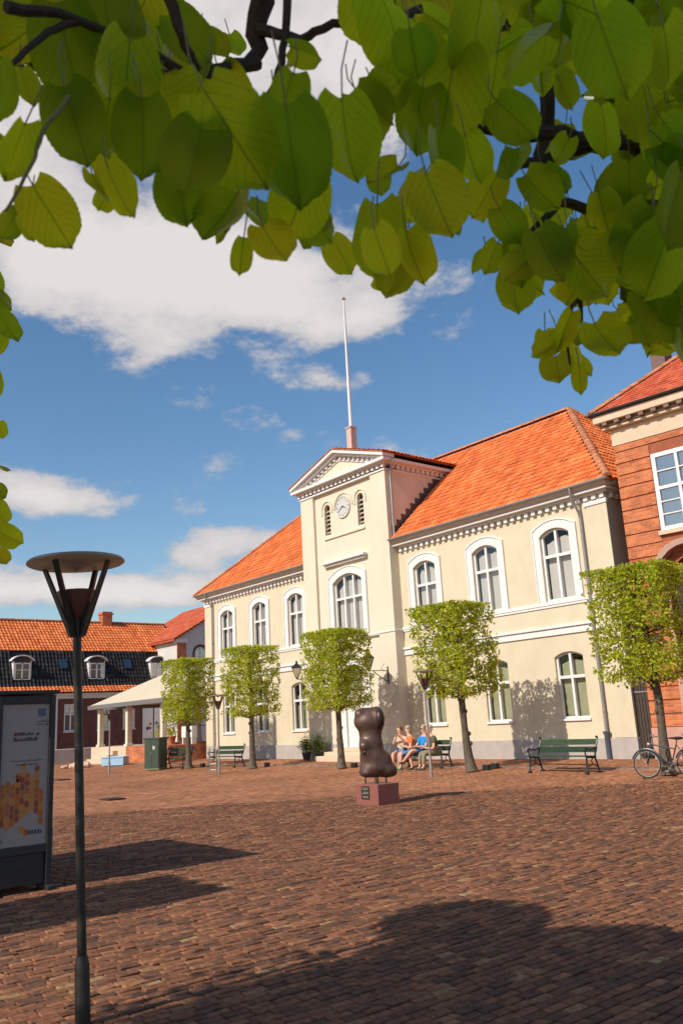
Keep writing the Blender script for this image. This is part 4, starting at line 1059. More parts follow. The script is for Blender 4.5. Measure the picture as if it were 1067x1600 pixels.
def build_person(loc, rz, label, shirt, trousers, hair, shoes, pose, sleeve=.5, leg_cover=.5, sunglasses=False, collar=None):
    lean, handL, handR, kneeL, kneeR, headturn, headtilt = pose['lean'], pose['hl'], pose['hr'], pose.get('kl', (-.13, -.46, .50)), pose.get('kr', (.13, -.46, .50)), pose.get('turn', 0), pose.get('tilt', 0)
    ankL, ankR = pose.get('al', (-.14, -.50, .09)), pose.get('ar', (.14, -.50, .09))
    pel = Vector((0, .02, .56)); ch = pel+Vector((lean[0], lean[1], .34)); nk = ch+Vector((lean[0]*.35, lean[1]*.35-.01, .17)); hd = nk+Vector((0, -.02, .10))
    v = []; e = []; r = []
    def V(p, rad, par=None):
        v.append(tuple(p)); r.append(rad)
        if par is not None: e.append((par, len(v)-1))
        return len(v)-1
    p0 = V(pel, (.145, .11)); sp = V(pel.lerp(ch, .5), (.135, .10), p0); c0 = V(ch, (.15, .105), sp); n0 = V(nk, .052, c0)
    h0 = V(hd, (.07, .08), n0); h1 = V(hd+Vector((0, -.01, .08)), (.078, .092), h0); h2 = V(hd+Vector((0, .005, .15)), (.06, .07), h1)
    ft = Vector((math.sin(headturn), -math.cos(headturn), headtilt*.5))
    V(hd+Vector((0, -.01, .06))+ft*.105, .014, h1)    # nose
    arms = []
    for sg, hand in ((-1, handL), (1, handR)):
        sh = ch+Vector((sg*.175, 0, .06)); ha = Vector(hand)
        mid = (sh+ha)/2; dist = (ha-sh).length; L_ = .58
        drop = math.sqrt(max(.0004, (L_/2)**2-(min(dist, L_*.98)/2)**2))
        el = mid+Vector((sg*.5, .25, -.85)).normalized()*drop
        s_ = V(sh, .058, c0); e_ = V(el, .043, s_); w_ = V(ha, .030, e_)
        d = (ha-el).normalized(); pm = V(ha+d*.06, (.036, .02), w_)
        x = d.cross(Vector((0, 0, 1))); x = x.normalized() if x.length > .01 else Vector((1, 0, 0))
        for k in range(4):
            f0 = V(ha+d*.10+x*(k-1.5)*.02, .009, pm); V(ha+d*(.135+.008*(k in (1, 2)))+x*(k-1.5)*.022+Vector((0, 0, -.025)), .008, f0)
        V(ha+d*.06-x*sg*.05+Vector((0, 0, .01)), .010, pm)
        arms.append((sh, el, ha))
    legs = []
    for sg, kn, an in ((-1, kneeL, ankL), (1, kneeR, ankR)):
        hp = pel+Vector((sg*.095, -.02, -.03)); kn = Vector(kn); an = Vector(an)
        a = V(hp, .088, p0); b = V(kn, .060, a); c2 = V(kn.lerp(an, .35), .058, b); c = V(an, .038, c2); V(an+Vector((0, -.11, -.045)), (.036, .03), c)
        legs.append((hp, kn, an))
    o = skin_obj('person', v, e, r, SKIN); o.location = loc; o.rotation_euler = (0, 0, rz); o.scale = (1.1, 1.1, 1.08)
    tag(o, label, 'person')
    # shirt
    v = []; e = []; r = []
    p0 = V(pel+Vector((0, 0, .02)), (.16, .125)); sp = V(pel.lerp(ch, .5), (.15, .115), p0); c0 = V(ch, (.165, .12), sp); V(ch.lerp(nk, .65), .075, c0)
    for sh, el, ha in arms:
        a = V(sh, .072, c0); V(sh.lerp(el, sleeve*1.6) if sleeve < .6 else el, .060, a)
        if sleeve >= .6: V(el.lerp(ha, .85), .042, len(v)-1)
    skin_obj('shirt', v, e, r, mat('cloth', shirt, .85, var=.18, scale=14, bump=.4, bscale=22), o)
    v = []; e = []; r = []
    p0 = V(pel, (.165, .125))
    for hp, kn, an in legs:
        a = V(hp, .098, p0); b = V(hp.lerp(kn, min(1, leg_cover*2)), .080, a)
        if leg_cover > .6: V(kn.lerp(an, .8), .062, b)
    skin_obj('trousers', v, e, r, mat('trouser_cloth', trousers, .9, var=.2, scale=14, bump=.4, bscale=22), o)
    for hp, kn, an in legs:
        mb = MB(); mb.ball(an+Vector((0, -.07, -.05)), (.048, .135, .042), 10, 8); mb.ball(an+Vector((0, .0, -.02)), (.05, .06, .055), 8, 6); mb.build('shoe', mat('shoe', shoes, .6), o, smooth=True)
    mb = MB(); hm = Matrix.Rotation(headturn, 3, 'Z')
    mb.ball(hd+Vector((0, .018, .125)), (.088, .10, .085), 14, 10); mb.ball(hd+Vector((0, .05, .07)), (.08, .06, .09), 12, 8)
    mb.build('hair', mat('hair', hair, .7, var=.3, scale=60), o, smooth=True)
    if sunglasses:
        mb = MB()
        for sg in (-1, 1):
            c = hd+Vector((0, -.01, .085))+ft*.092+Vector((math.cos(headturn)*sg*.034, math.sin(headturn)*sg*.034, 0)); mb.ball(c, (.027, .014, .020), 8, 6)
        mb.tube([hd+Vector((0, -.01, .09))+ft*.09+Vector((-.075, .06, 0)), hd+Vector((0, -.01, .09))+ft*.10, hd+Vector((0, -.01, .09))+ft*.09+Vector((.075, .06, 0))], .007, 5)
        mb.build('sunglasses', IRON, o, smooth=True)
    return o
bz = gz(-2.9)-.06
build_person((-22.72, -3.05, bz), .45, 'person with reddish hair in a cream top and shorts, hands raised, mostly behind the sculpture', (.62, .50, .34), (.12, .2, .42), (.20, .07, .03), (.3, .3, .28), dict(lean=(0, -.06), hl=(-.05, -.30, 1.0), hr=(.08, -.32, 1.02), turn=-.5), sleeve=.25, leg_cover=.35)
build_person((-22.18, -2.98, bz), -.5, 'person with pale hair in an orange top and dark vest turned towards the left neighbour', (.62, .15, .05), (.10, .18, .36), (.36, .27, .17), (.05, .3, .06), dict(lean=(-.05, -.10), hl=(-.16, -.36, .74), hr=(.06, -.38, .74), turn=-.9), sleeve=.4, leg_cover=.5)
build_person((-21.72, -2.98, bz), -.1, 'person in a bright blue polo shirt, sunglasses and denim shorts, leaning back', (.01, .21, .52), (.05, .11, .25), (.33, .28, .23), (.08, .08, .07), dict(lean=(0, .06), hl=(-.10, -.33, .70), hr=(.12, -.30, .70), turn=-.15, al=(-.06, -.42, .09), kr=(.02, -.46, .60), ar=(-.22, -.62, .28)), sleeve=.45, leg_cover=.4, sunglasses=True)
build_person((-21.12, -2.98, bz), -.35, 'person with white hair in a dark olive top, chin resting on one hand', (.09, .08, .05), (.24, .20, .13), (.44, .40, .35), (.1, .08, .06), dict(lean=(-.03, -.10), hl=(-.06, -.24, 1.10), hr=(.12, -.36, .66), turn=-.4), sleeve=.4, leg_cover=.9)
# ------------------------------------------------------------------ bronze torso on its granite block
def build_sculpture():
    bx0, bx1, by0, by1 = -15.42, -14.65, -11.29, -10.66
    cx, cy = (bx0+bx1)/2, (by0+by1)/2
    t = thing('sculpture', 'dark bronze abstract torso standing on pins over a red granite block', 'sculpture', (cx, cy, GZ))
    mb = MB(); mb.box(bx0-cx, bx1-cx, by0-cy, by1-cy, -.02, .44); pl = mb.build('pedestal', GRANITE, t, bevel=.012)
    mb = MB(); mb.box(-.17, .10, by0-cy-.012, by0-cy-.001, .12, .40); pq = mb.build('plaque', IRON, pl)
    GOLD = mat('plaque_lettering', (.45, .40, .28), .4, metal=.5)
    rnd = random.Random(4)
    for j, z in enumerate((.36, .33, .27, .24, .18, .155)):
        q = MB(); x = -.15+.02*(j % 3)
        while x < .07-.02*(j % 2):
            w = rnd.uniform(.008, .02); q.box(x, x+w, by0-cy-.015, by0-cy-.0125, z-.008, z+.008); x += w+.006
        o = q.build('lettering', GOLD, pq); tag(o, kind='stuff')
    rot = Matrix.Rotation(R(50.4), 3, 'Z')
    for x, y in ((-.25, -.1), (-.02, -.16), (.03, .12), (.22, 0)):
        p = rot @ Vector((x, y, 0)); mb = MB(); mb.tube([(p.x, p.y, .43), (p.x, p.y, .66)], .016, 8); mb.build('pin', IRON, t, smooth=True)
    mb = MB()
    E_ = [(-.09, 0, 1.80, .33, .24, .25), (-.30, -.06, 1.98, .11, .13, .11), (-.20, .02, 2.0, .14, .13, .11), (.10, .02, 1.84, .15, .26, .28), (.05, 0, 1.98, .13, .18, .12), (-.08, .02, 1.55, .24, .20, .32), (-.06, .02, 1.95, .25, .20, .15),
          (-.08, .0, 1.28, .255, .22, .30), (-.05, 0, 1.0, .28, .24, .30), (-.02, 0, .78, .32, .26, .20), (.24, .02, .72, .22, .21, .16), (.12, .02, .92, .24, .21, .22), (-.18, -.02, .68, .19, .22, .10), (.36, .02, .66, .11, .13, .09),
          (-.23, -.19, 1.27, .12, .12, .11), (-.17, -.10, 1.12, .14, .16, .16)]
    for x, y, z, a, b, c in E_: mb.ball((x, y, z), (a*1.07+.015, b*1.07+.015, c*1.05+.012), 20, 14)
    body = mb.build('torso', BRONZE, t, smooth=True); body.rotation_euler = (0, 0, R(50.4))
    rm = body.modifiers.new('remesh', 'REMESH'); rm.mode = 'VOXEL'; rm.voxel_size = .022; rm.use_smooth_shade = True
    sm = body.modifiers.new('smooth', 'SMOOTH'); sm.factor = .6; sm.iterations = 38
    dk = mat('bronze_dark', (.05, .03, .025), .4, metal=.45)
    mb = MB(); mb.ball((-.235, -.235, 1.13), (.05, .05, .06), 14, 10); mb.build('hollow_shade', dk, body, smooth=True)  # ball coloured dark for the shade inside a hole
    mb = MB(); mb.ball((.15, -.155, 1.85), (.115, .15, .215), 18, 12); mb.build('arm_cut', dk, body, smooth=True)
build_sculpture()

# ------------------------------------------------------------------ poster board at the left edge
def build_board():
    t = thing('kiosk', 'dark kiosk with an orange honeycomb poster on its narrow end, at the left edge', 'kiosk', (-11.16, -19.83, GZ), R(-90))
    FR = mat('board_frame', (.028, .026, .028), .5, var=.3)
    W = .74
    mb = MB(); mb.box(.03, W-.03, -3.0, -.161, .1, 2.33); mb.build('body', FR, t, bevel=.02)
    mb = MB(); mb.box(-.04, W+.04, -3.06, .06, 2.39, 2.44); mb.build('roof', FR, t, bevel=.01)
    for nm, b in (('frame_post', (0, .07, -.16, .03, 0, 2.38)), ('frame_post', (W-.07, W, -.16, .03, 0, 2.38)), ('top_rail', (.071, W-.071, -.15, .025, 2.27, 2.375)), ('bottom_rail', (.071, W-.071, -.15, .025, .45, .55)), ('skirt', (.071, W-.071, -.12, -.02, .08, .449))):
        mb = MB(); mb.box(*b); mb.build(nm, FR, t, bevel=.008)
    for x in (.035, W-.035):
        mb = MB(); mb.box(x-.034, x+.034, -.30, .12, 0, .06); mb.build('foot', FR, t, bevel=.008)
    mb = MB(); mb.box(-.02, .0, -.08, -.02, .62, .72); mb.box(-.03, -.02, -.07, -.03, .35, .72); mb.build('latch', GALV, t)
    mb = MB(); mb.box(.072, W-.072, -.03, .0, .551, 2.269); ps = mb.build('poster', mat('poster_paper', (.36, .31, .285), .55, var=.04), t)
    def pr(name, polys, c, y=.0015):
        q = MB()
        for p in polys: q.prism(p, .0005, y, lambda a, d, b: (a, d, b))
        o = q.build(name, mat('print_'+name, c, .6, var=.1), ps); tag(o, kind='stuff'); return o
    X = lambda px: (79-px)/79*.68+.01
    Z = lambda py: .56+(1318-py)/220*1.69
    rnd = random.Random(8)
    hexes = {'honey_dark': [], 'honey_mid': [], 'honey_light': []}
    rx, rz_ = .034, .05
    for i in range(-1, 18):
        for j in range(0, 22):
            x = .09+i*rx*1.76; z = .62+j*rz_*1.68+(rz_*.84 if i % 2 else 0)
            px, py = 79-(x-.01)/.68*79, 1318-(z-.56)/1.69*220
            up = 1212+(14*math.sin(px*.13)+8*math.sin(px*.31+1)); lo_ = 1292-max(0, px-8)*.55 if px < 36 else 1272+4*math.sin(px)
            if px > 60: lo_ = 1290
            ok = up < py < lo_ or (abs(px-37) < 5 and abs(py-1296) < 7) or (abs(px-54) < 5 and 1200 < py < 1215)
            if not ok or not (.09 < x < W-.09): continue
            pol = [(x+rx*math.cos(math.pi/3*k), z+rz_*.92*math.sin(math.pi/3*k)) for k in range(6)]
            hexes[rnd.choice(['honey_dark', 'honey_mid', 'honey_mid', 'honey_light'])].append(pol)
    pr('honey_dark', hexes['honey_dark'], (.36, .07, .008)); pr('honey_mid', hexes['honey_mid'], (.52, .13, .012)); pr('honey_light', hexes['honey_light'], (.60, .22, .03))
    def glyphs(px0, px1, py0, py1, wmin, wmax, gap):
        out = []; x = px0
        while x < px1:
            w = rnd.uniform(wmin, wmax); a = min(px1, x+w)
            y0, y1 = py0+rnd.uniform(0, .8), py1
            out.append([(X(x), Z(y1)), (X(a), Z(y1)), (X(a), Z(y0)), (X(x), Z(y0))])
            if rnd.random() < .6: out[-1] = [(X(x), Z(y1)), (X(x+w*.45), Z(y1)), (X(x+w*.45), Z(y0)), (X(x), Z(y0))]; out.append([(X(x+w*.45)+.0004, Z(y1)), (X(a), Z(y1)), (X(a), Z(y0+(y1-y0)*.5)), (X(x+w*.45)+.0004, Z(y0+(y1-y0)*.5))])
            x = a+gap
        return out
    pr('emblem', [[(X(54), Z(1117)), (X(66), Z(1116)), (X(66), Z(1103)), (X(54), Z(1104))]], (.13, .13, .18))
    pr('emblem_text', glyphs(53, 72, 1122, 1125.5, 1.2, 2.2, .5)+glyphs(53, 70, 1127, 1130.5, 1.2, 2.2, .5), (.12, .11, .14))
    pr('heading', glyphs(22, 49, 1141, 1146.5, 2, 3.2, .6)+glyphs(20, 55, 1149, 1155.5, 2, 3.4, .6)+[[(X(52), Z(1148)), (X(57), Z(1146)), (X(57), Z(1142)), (X(53), Z(1144))]], (.07, .035, .06))
    pr('heading_initial', [[(X(19.5), Z(1147)), (X(24), Z(1147)), (X(24), Z(1141)), (X(19.5), Z(1141.5))]], (.32, .03, .03), .003)
    pr('small_text', glyphs(16, 63, 1185, 1188, 1, 1.9, .5)+glyphs(24, 57, 1191, 1194.5, 1, 1.9, .5), (.16, .14, .16))
    pr('small_marks', glyphs(45, 66, 1296, 1303, 2.5, 4, 1.2)+glyphs(2, 9, 1306, 1312, 3, 5, 1)+glyphs(26, 32, 1210, 1220, 3, 4, 1), (.06, .07, .12))
build_board()

# ------------------------------------------------------------------ bicycles
def build_bicycle(label, loc, rz, frame_c, lean=.08):
    t = thing('bicycle', label, 'bicycle', loc, rz, group='bicycles parked on the square'); t.rotation_euler = (lean, 0, rz)
    FM = mat('bike_paint', frame_c, .35, metal=.2, var=.15)
    r = .335
    for x in (-.52, .52):
        mb = MB(); mb.torus((x, 0, r), r-.018, .019); wh = mb.build('wheel', mat('tyre', (.02, .02, .02), .85) if 'tyre' not in bpy.data.materials else bpy.data.materials['tyre'], t, smooth=True)
        mb = MB(); mb.torus((x, 0, r), r-.042, .011, m=6); mb.build('rim', GALV, wh, smooth=True)
        mb = MB(); mb.tube([(x, -.045, r), (x, .045, r)], .018, 8)
        for k in range(14):
            a = 2*math.pi*k/14; mb.tube([(x, .02*(-1)**k, r), (x+(r-.04)*math.cos(a), 0, r+(r-.04)*math.sin(a))], .0022, 3, cap=False)
        o = mb.build('spokes', GALV, wh); tag(o, kind='stuff')
        mb = MB(); pts = [(x+(r+.03)*math.cos(a), 0, r+(r+.03)*math.sin(a)) for a in [R(20+k*15) for k in range(11)]]
        mb.tube(pts, [.022]*11, 6); mb.build('mudguard', FM, t, smooth=True)
    bb = (-.05, 0, .28); st = (-.22, 0, .78); hd = (.36, 0, .80); hl = (.40, 0, .66)
    mb = MB()
    for a, b, rr in ((bb, st, .017), (bb, hl, .019), ((-.19, 0, .68), hd, .016), ((-.52, .03, r), bb, .011), ((-.52, -.03, r), bb, .011), ((-.52, .03, r), st, .010), ((-.52, -.03, r), st, .010), (hd, hl, .02), (hl, (.52, .04, r), .013), (hl, (.52, -.04, r), .013)): mb.tube([a, b], rr, 8)
    mb.build('frame', FM, t, smooth=True)
    mb = MB(); mb.tube([hd, (.34, 0, .96)], .014, 8); mb.tube([(.20, -.29, 1.0), (.30, -.24, 1.0), (.36, -.06, .97), (.36, .06, .97), (.30, .24, 1.0), (.20, .29, 1.0)], .012, 8); mb.build('handlebar', GALV, t, smooth=True)
    mb = MB(); mb.tube([st, (-.25, 0, .90)], .013, 8); mb.ball((-.27, 0, .93), (.14, .085, .04), 12, 8); mb.ball((-.14, 0, .935), (.10, .03, .025), 10, 6); mb.build('saddle', IRON, t, smooth=True)
    mb = MB(); mb.torus((-.05, 0, .28), .09, .006, n=20, m=4); mb.tube([(-.05, -.07, .28), (.08, -.07, .17)], .009, 6); mb.tube([(-.05, .07, .28), (-.18, .07, .39)], .009, 6); mb.box(.04, .13, -.15, -.07, .16, .18); mb.box(-.22, -.13, .07, .15, .38, .40); mb.build('crank', GALV, t)
    mb = MB(); mb.ball((.44, 0, .80), .05, 10, 8); mb.build('headlight', mat('lamp_chrome', (.7, .7, .66), .15, metal=.9) if 'lamp_chrome' not in bpy.data.materials else bpy.data.materials['lamp_chrome'], t, smooth=True)
    mb = MB(); mb.tube([(-.52, .03, r), (-.60, .22, .02)], .010, 6); mb.build('kickstand', GALV, t)
    mb = MB(); mb.box(-.72, -.36, -.06, .06, .70, .712); mb.tube([(-.68, 0, .70), (-.52, 0, r)], .008, 5); mb.build('luggage_rack', IRON, t)
build_bicycle('dark bicycle leaning by the lime at the right edge, front wheel to the left', (-11.55, -4.65, gz(-4.65)), math.pi+.25, (.02, .025, .03), .10)
build_bicycle('dark blue bicycle parked behind the other one at the right edge', (-10.9, -4.15, gz(-4.15)), math.pi-.5, (.02, .035, .07), -.08)
build_bicycle('bicycle parked at the far left corner of the town hall', (-41.6, -1.6, gz(-1.6)), .9, (.03, .03, .035), .05)

# ------------------------------------------------------------------ cabinet, crate, low wall, potted shrubs
def build_small():
    t = thing('utility_cabinet', 'dark green utility cabinet between the pavilion and the farthest lime', 'cabinet', (-37.75, -5.0, gz(-5.0)), .35)
    GR = mat('cabinet_green', (.035, .055, .035), .5, var=.2); GP = mat('cabinet_pale_green', (.16, .19, .11), .6, var=.2)
    mb = MB(); mb.box(-.45, .45, -.28, .28, .0, 1.38); mb.build('body', GP, t, bevel=.01)
    mb = MB(); mb.box(-.5, .5, -.33, .33, 1.38, 1.46); mb.build('lid', GR, t, bevel=.015)
    for x in (-.22, .225): mb = MB(); mb.box(x-.215, x+.215, -.31, -.281, .08, 1.35); d = mb.build('door', GR, t, bevel=.006)
    mb = MB(); mb.box(-.02, .02, -.34, -.311, .7, .82); mb.build('handle', GALV, d)
    mb = MB(); mb.box(.451, .47, -.25, .25, .08, 1.35); mb.build('side_panel', GR, t)
    mb = MB(); mb.lathe([(.09, 0), (.09, .006)], 12, (0, 0, 0), Matrix.Rotation(R(90), 3, 'X')); o = mb.build('sticker', mat('sticker_grey', (.4, .4, .4), .6), d); o.location = (.15, -.312, 1.0)
    t = thing('crate', 'pale blue open crate on the paving in front of the pavilion', 'crate', (-45.4, -3.6, gz(-3.6)), .75)
    BL = mat('crate_blue', (.30, .50, .66), .6, var=.12)
    for b in ((-.62, .62, -.4, -.37, 0, .46), (-.62, .62, .37, .4, 0, .46), (-.62, -.59, -.37, .37, 0, .46), (.59, .62, -.37, .37, 0, .46)):
        mb = MB(); mb.box(*b); mb.build('side', BL, t, bevel=.006)
    mb = MB(); mb.box(-.59, .59, -.37, .37, .02, .05); mb.build('base', BL, t)
    for b in ((-.65, .65, -.43, -.401, .40, .47), (-.65, .65, .401, .43, .40, .47)): mb = MB(); mb.box(*b); mb.build('rim', BL, t, bevel=.005)
    rnd = random.Random(2)
    for i in range(3):
        mb = MB(); r = (.42, .3, .2)[i]; mb.ball((0, 0, r*.35), (r, r*.8, r*.5), 8, 6)
        mb.v = [(x+rnd.uniform(-.04, .04), y+rnd.uniform(-.04, .04), z+rnd.uniform(-.04, .04)) for x, y, z in mb.v]
        o = mb.build('boulder', SAND, None); o.location = (-46.9-i*.75, -4.7-i*.3, gz(-4.6)-.03); o.rotation_euler = (0, 0, i)
        tag(o, ('largest pale boulder, right beside the blue crate', 'middle-sized pale boulder in the row left of the blue crate', 'smallest pale boulder, farthest from the blue crate')[i], 'boulder', 'boulders by the blue crate')
    t = thing('low_wall', 'low whitewashed wall with a coping along the terrace in front of the low house', 'wall', (-55, -3, -.2))
    LW_ = mat('whitewash', (.58, .52, .45), .9, var=.12, scale=3, bump=.3, stain=((.35, .3, .25), .5))
    mb = MB(); mb.box(-.14, .14, -7, 12, 0, .88); mb.build('wall_body', LW_, t)
    mb = MB(); mb.box(-.19, .19, -7.05, 12.05, .881, .96); mb.build('coping', TRIM, t, bevel=.015)
    for x, lb in ((-31.25, 'dark evergreen shrub in a pot against the left corner of the tower'), (-30.35, 'dark evergreen shrub in a pot left of the town hall steps')):
        t = thing('potted_shrub', lb, 'plant', (x, -.95, -.02), 0, 'evergreen shrubs in pots by the entrance')
        mb = MB(); mb.lathe([(.14, 0), (.2, .28), (.22, .30), (.22, .34), (.18, .34)], 14); mb.build('pot', mat('pot_dark', (.04, .04, .045), .6) if 'pot_dark' not in bpy.data.materials else bpy.data.materials['pot_dark'], t, smooth=True)
        mb = MB(); mb.tube([(0, 0, .3), (0, 0, .8)], .02, 6); mb.build('stem', BARK, t)
        rr = random.Random(int(-x*10)); pts = []
        while len(pts) < 900:
            p = Vector((rr.gauss(0, .15), rr.gauss(0, .13), .62+rr.gauss(0, .2)))
            if p.z > .3: pts.append(p)
        mb, rv = leaf_cloud(pts, .06, rr); mb.build('foliage', LEAFD, t, rnd=rv, fix=False)
build_small()

# ------------------------------------------------------------------ houses on the left side of the square
def build_low_house():
    off = (-60, 0, 0)
    root = thing('low_house', 'long low brick house with orange and black tiled mansard roof and three dormers', 'building', off)
    P = lambda s, d, z: (-60-d, s, z)
    Y0, Y1 = -20, 9.2
    ops = [(y-.48, y+.48, 1.86, 3.77, 0) for y in (-9.0, -5.2, -.45, 2.0, 4.0)]
    mb = MB(); wall_band(mb, P, Y0, Y1, -.2, 4.15, ops, .14); mb.add([P(Y1, 0, -.2), P(Y1, 9, -.2), P(Y1, 9, 4.6), P(Y1, 0, 4.6)], [(0, 1, 2, 3)]); mb.build('wall', BRICKD, root, off)
    mb = MB(); mb.box(Y0, Y1, -.1, .05, 4.15, 4.36, P); mb.box(Y0, Y1, -.25, .05, 4.361, 4.52, P); mb.build('cornice', TRIM, root, off)
    for y in (-1.75, 8.6):
        mb = MB(); mb.box(y-.32, y+.32, -.09, .02, -.2, 4.14, P); mb.build('pilaster', TRIM, root, off)
    for o_ in ops: window(root, off, P, o_[0], o_[1], o_[2], o_[3], 0, .1, cols=2, transom=.62, frame=.10, glass=GLASSB)
    # door leaves with painted dots
    for i, y in enumerate((5.5, 6.45, 7.4)):
        mb = MB(); mb.box(y-.42, y+.42, -.06, -.01, .6, 3.3, P); d = mb.build('door_leaf', WHITE, root, off)
        rnd = random.Random(i)
        for k in range(4):
            a, z = y+rnd.uniform(-.3, .3), rnd.uniform(1.6, 2.3); q = MB(); q.prism([(a+.11*math.cos(2*math.pi*m/10), z+.11*math.sin(2*math.pi*m/10)) for m in range(10)], -.066, -.0605, P)
            q.build('painted_dot', mat('dot%d%d' % (i, k), [(.5, .15, .04), (.05, .12, .3), (.5, .3, .05), (.35, .04, .05)][(i+k) % 4], .6), d, off)
    # roof: flared eaves strip, steep black slope, orange upper slope
    prof = [(-.42, 4.56), (.15, 5.02), (1.25, 7.62), (4.4, 10.2), (7.55, 7.62), (9, 4.6)]
    mb = MB(); pts = [P(Y0, d, z) for d, z in prof]+[P(Y1, d, z) for d, z in prof]; n = len(prof)
    mb.add(pts, [(i, i+1, n+i+1, n+i) for i in range(n-1)]+[tuple(range(n-1, -1, -1)), tuple(range(n, 2*n))]); roof = mb.build('roof', TILEB, root, off)
    def slope(a, b, m_, name, inside, w, l, seed):
        mb = MB(); rv = []; d = Vector((-(b[0]-a[0]), 0, b[1]-a[1])); Ln = d.length
        tile_field(mb, rv, P(-10, a[0], a[1]+.02), (0, 1, 0), d, lambda u, v: inside(u-10, v) and v < Ln-.02, umax=19.2, vmax=Ln, w=w, l=l, amp=.05, rnd=random.Random(seed), lift=.03)
        o = mb.build(name, m_, roof, off, smooth=True, rnd=rv, fix=False); tag(o, kind='stuff')
    dorm = (-3.85, 1.6, 6.55)
    slope(prof[0], prof[1], TILE, 'eaves_tiles', lambda y, v: y < 9.1, .26, .24, 1)
    slope(prof[1], prof[2], TILEB, 'black_tiles', lambda y, v: y < 9.1 and not any(abs(y-q) < .72 and v > .4 for q in dorm), .26, .32, 2)
    slope(prof[2], prof[3], TILE, 'orange_tiles', lambda y, v: y < 9.1, .26, .36, 3)
    mb = MB(); rv = []; cap_row(mb, rv, P(-10, 4.4, 10.24), P(Y1, 4.4, 10.24), r=.15); o = mb.build('ridge_tiles', RIDGE, roof, off, rnd=rv, fix=False); tag(o, kind='stuff')
    mb = MB(); mb.box(3.55, 4.35, 4.0, 4.8, 9.7, 11.1, P); mb.box(3.48, 4.42, 3.93, 4.87, 10.85, 10.98, P); mb.build('chimney', BRICKR, roof, off)
    for y in dorm:
        mb = MB()
        for s in (-.62, .56): mb.box(y+s, y+s+.06, .38, 1.5, 5.45, 6.85, P)
        mb.box(y-.56, y+.56, .5, 1.5, 5.4, 5.5, P); dm = mb.build('dormer', TRIM, roof, off)
        mb = MB(); a1 = arch_pts(y-.78, y+.78, 7.18, .34, 9); a2 = arch_pts(y-.80, y+.80, 7.27, .36, 9)
        for k in range(8): mb.prism([a1[k], a1[k+1], a2[k+1], a2[k]], .22, 1.6, P)
        mb.build('dormer_roof', TRIM, dm, off)
        mb = MB(); mb.prism([(y-.56, 6.72), (y+.56, 6.72)]+arch_pts(y-.6, y+.6, 7.1, .26)[::-1], .42, .48, P); mb.build('dormer_panel', mat('dormer_dark', (.05, .04, .035), .7) if 'dormer_dark' not in bpy.data.materials else bpy.data.materials['dormer_dark'], dm, off)
        Pd = lambda s, d, z: P(s, d+.42, z)
        f = MB()
        for b in ((y-.55, y-.46), (y+.46, y+.55), (y-.04, y+.04)): f.box(b[0], b[1], -.05, .05, 5.5, 6.72, Pd)
        f.box(y-.46, y+.46, -.05, .05, 5.5, 5.6, Pd); f.box(y-.46, y+.46, -.05, .05, 6.62, 6.72, Pd); f.box(y-.46, y+.46, -.03, .04, 6.2, 6.25, Pd); f.build('window_frame', WHITE, dm, off)
        f = MB(); f.box(y-.46, y+.46, .0, .01, 5.6, 6.62, Pd); f.build('pane', GLASSB, dm, off)
        f = MB(); f.box(y-.5, y+.5, .3, .32, 5.5, 6.7, Pd); f.build('dark_room', DARK, dm, off)
    for y in (-.85, 4.15):
        f = MB(); d0 = .62; f.hexa([P(y-.3, d0-.1, 6.35), P(y+.3, d0-.1, 6.35), P(y+.3, d0+.1, 6.35), P(y-.3, d0+.1, 6.35), P(y-.3, d0+.22, 7.05), P(y+.3, d0+.22, 7.05), P(y+.3, d0+.4, 7.05), P(y-.3, d0+.4, 7.05)]); f.build('roof_light', GLASSB, roof, off)
build_low_house()
